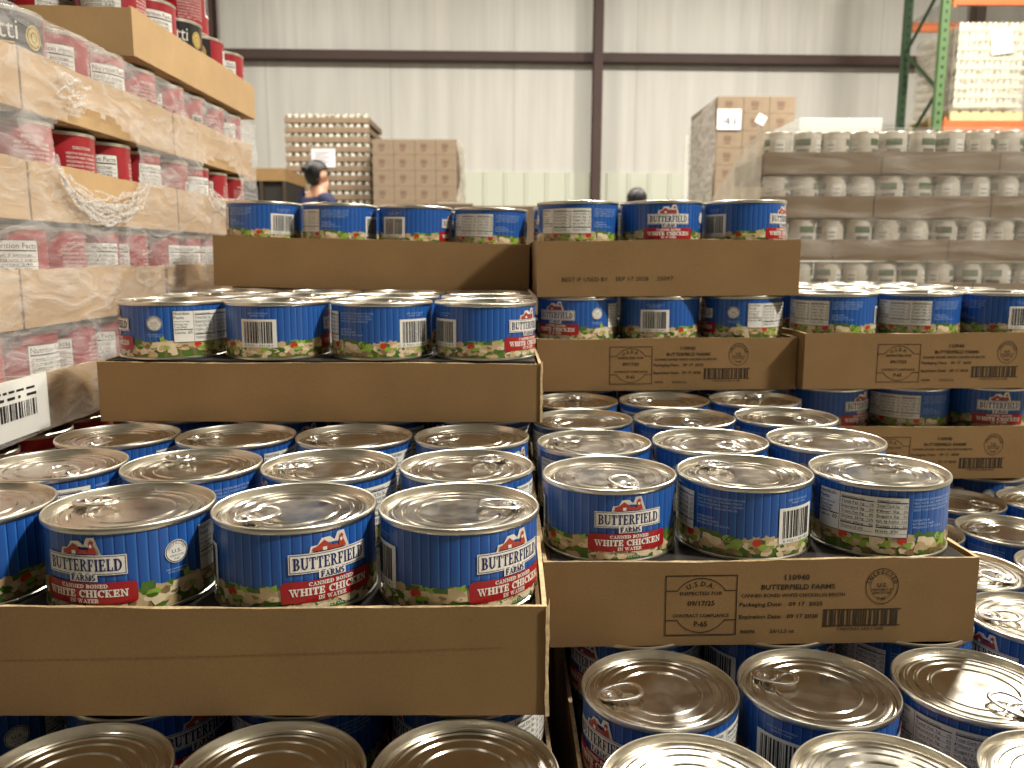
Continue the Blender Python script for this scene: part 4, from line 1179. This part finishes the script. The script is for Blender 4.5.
def person(x, y, H, yaw, label, shirt, trousers, hairm, skinm, bun, lean=0.0):
    """standing figure facing +x before yaw; H = standing height"""
    t = thing('person', label, 'person', (x, y, 0), (0, 0, yaw)); k = H / 1.66
    fl = lean
    V = []; E = []; Rr_ = []
    def add(p, r, par=None):
        p = Vector(p)
        if p.z > .92: p.x += (p.z - .92) * fl; p.z -= (p.z - .92) * (1 - math.cos(math.atan(fl)))
        V.append(tuple(p * k)); Rr_.append(tuple(q * k for q in r) if isinstance(r, tuple) else r * k)
        if par is not None: E.append((par, len(V) - 1))
        return len(V) - 1
    pel = add((0, 0, .92), (.12, .15)); wa = add((.0, 0, 1.06), (.105, .13), pel); ch = add((-.01, 0, 1.24), (.115, .155), wa); up = add((-.02, 0, 1.35), (.08, .11), ch)
    nk = add((0, 0, 1.43), .052, up); jw = add((.028, 0, 1.485), (.060, .058), nk); sk = add((.008, 0, 1.555), (.088, .074), jw); cr = add((.0, 0, 1.615), (.062, .058), sk)
    no = add((.100, 0, 1.525), .010, jw)
    for s in (-1, 1):
        ear = add((.0, s * .078, 1.53), .014, sk)
        sh = add((-.02, s * .17, 1.345), .052, up); el = add((.0, s * .225, 1.09), .040, sh); wr = add((.14, s * .19, .93), .026, el); pm = add((.195, s * .185, .90), (.030, .014), wr)
        for f, (dy, L) in enumerate(((-.024, .062), (-.008, .072), (.008, .067), (.022, .052))):
            a1 = add((.235, s * .185 + dy, .885), .0085, pm); add((.235 + L * .6, s * .185 + dy * 1.1, .860), .0075, a1)
        th_ = add((.205, s * .185 - s * .035, .905), .010, wr); add((.235, s * .185 - s * .048, .895), .008, th_)
        hp = add((0, s * .09, .88), .085, pel); kn = add((.015, s * .10, .48), .055, hp); an = add((-.01, s * .10, .09), .036, kn); add((.12, s * .11, .035), .032, an)
    skin_mesh('body', V, E, Rr_, skinm, t)
    V = []; E = []; Rr_ = []
    pel = add((0, 0, .90), (.132, .165)); wa = add((.0, 0, 1.06), (.120, .145), pel); ch = add((-.01, 0, 1.24), (.130, .170), wa); up = add((-.02, 0, 1.36), (.088, .12), ch); nk = add((-.008, 0, 1.425), (.060, .062), up)
    for s in (-1, 1):
        sh = add((-.02, s * .17, 1.35), .066, up); el = add((.0, s * .228, 1.09), .052, sh); add((.115, s * .198, .955), .038, el)
    skin_mesh('shirt', V, E, Rr_, shirt, t)
    V = []; E = []; Rr_ = []
    pel = add((0, 0, .93), (.126, .156))
    for s in (-1, 1):
        hp = add((0, s * .09, .87), .098, pel); kn = add((.015, s * .10, .48), .072, hp); add((-.01, s * .10, .10), .055, kn)
    skin_mesh('trousers', V, E, Rr_, trousers, t)
    for s in (-1, 1):
        bm = bmesh.new(); bmesh.ops.create_uvsphere(bm, u_segments=16, v_segments=10, radius=1, matrix=Matrix.Translation((.05 * k, s * .105 * k, .045 * k)) @ Matrix.Diagonal((.135 * k, .05 * k, .045 * k, 1)))
        obj('shoe', bm, BLACK, t)
    def hp_(p):
        p = Vector(p); p.x += (p.z - .92) * fl; p.z -= (p.z - .92) * (1 - math.cos(math.atan(fl))); return p * k
    for s in (-1, 1):
        bm = bmesh.new(); bmesh.ops.create_uvsphere(bm, u_segments=10, v_segments=8, radius=.010 * k, matrix=Matrix.Translation(hp_((.088, s * .028, 1.555)))); obj('eye', bm, BLACK, t)
    bm = bmesh.new(); bmesh.ops.create_uvsphere(bm, u_segments=12, v_segments=8, radius=1, matrix=Matrix.Translation(hp_((.088, 0, 1.492))) @ Matrix.Diagonal((.008 * k, .024 * k, .006 * k, 1))); obj('mouth', bm, mat('lips', (150, 84, 76), .5), t)
    # hair: cap over crown and back of the head, nape, and a bun
    bm = bmesh.new(); bmesh.ops.create_uvsphere(bm, u_segments=28, v_segments=18, radius=1)
    for v in bm.verts:
        c = v.co.copy(); z = c.z
        front = max(0, c.x)
        if z < .25 and c.x > -.05: z = max(z, .25 - (.25) * max(0, -c.x))   # hairline above the face, open at the ears
        v.co = hp_((-.012 + c.x * .102, c.y * .090, 1.575 + z * (.098 if z > 0 else .115)))
        v.co.x += .002 * math.sin(c.y * 22)
    if bun: bmesh.ops.create_uvsphere(bm, u_segments=18, v_segments=12, radius=.034 * k, matrix=Matrix.Translation(hp_((-.112, 0, 1.590))))
    obj('hair', bm, hairm, t)
    return t


SKIN = mat('skin', (196, 148, 120), .5); HAIR = mat('black_hair', (20, 16, 17), .4, noise=.3, nscale=60, stretch=(4, 4, 1), bump=.3)
q = W(318, 197, 6.3)
person(q.x, q.y, 1.585, math.radians(48), 'person with dark hair tied up and a navy shirt, turned away', mat('navy_cloth', (26, 30, 72), .8), mat('dark_trousers', (36, 36, 42), .8), HAIR, SKIN, True)
q = W(637, 190, 6.0)
person(q.x, q.y, 1.365, math.radians(80), 'person with black hair, only the crown showing behind the topmost right tray', mat('grey_cloth', (80, 84, 92), .8), mat('dark_trousers_2', (30, 32, 40), .8), HAIR, SKIN, False)
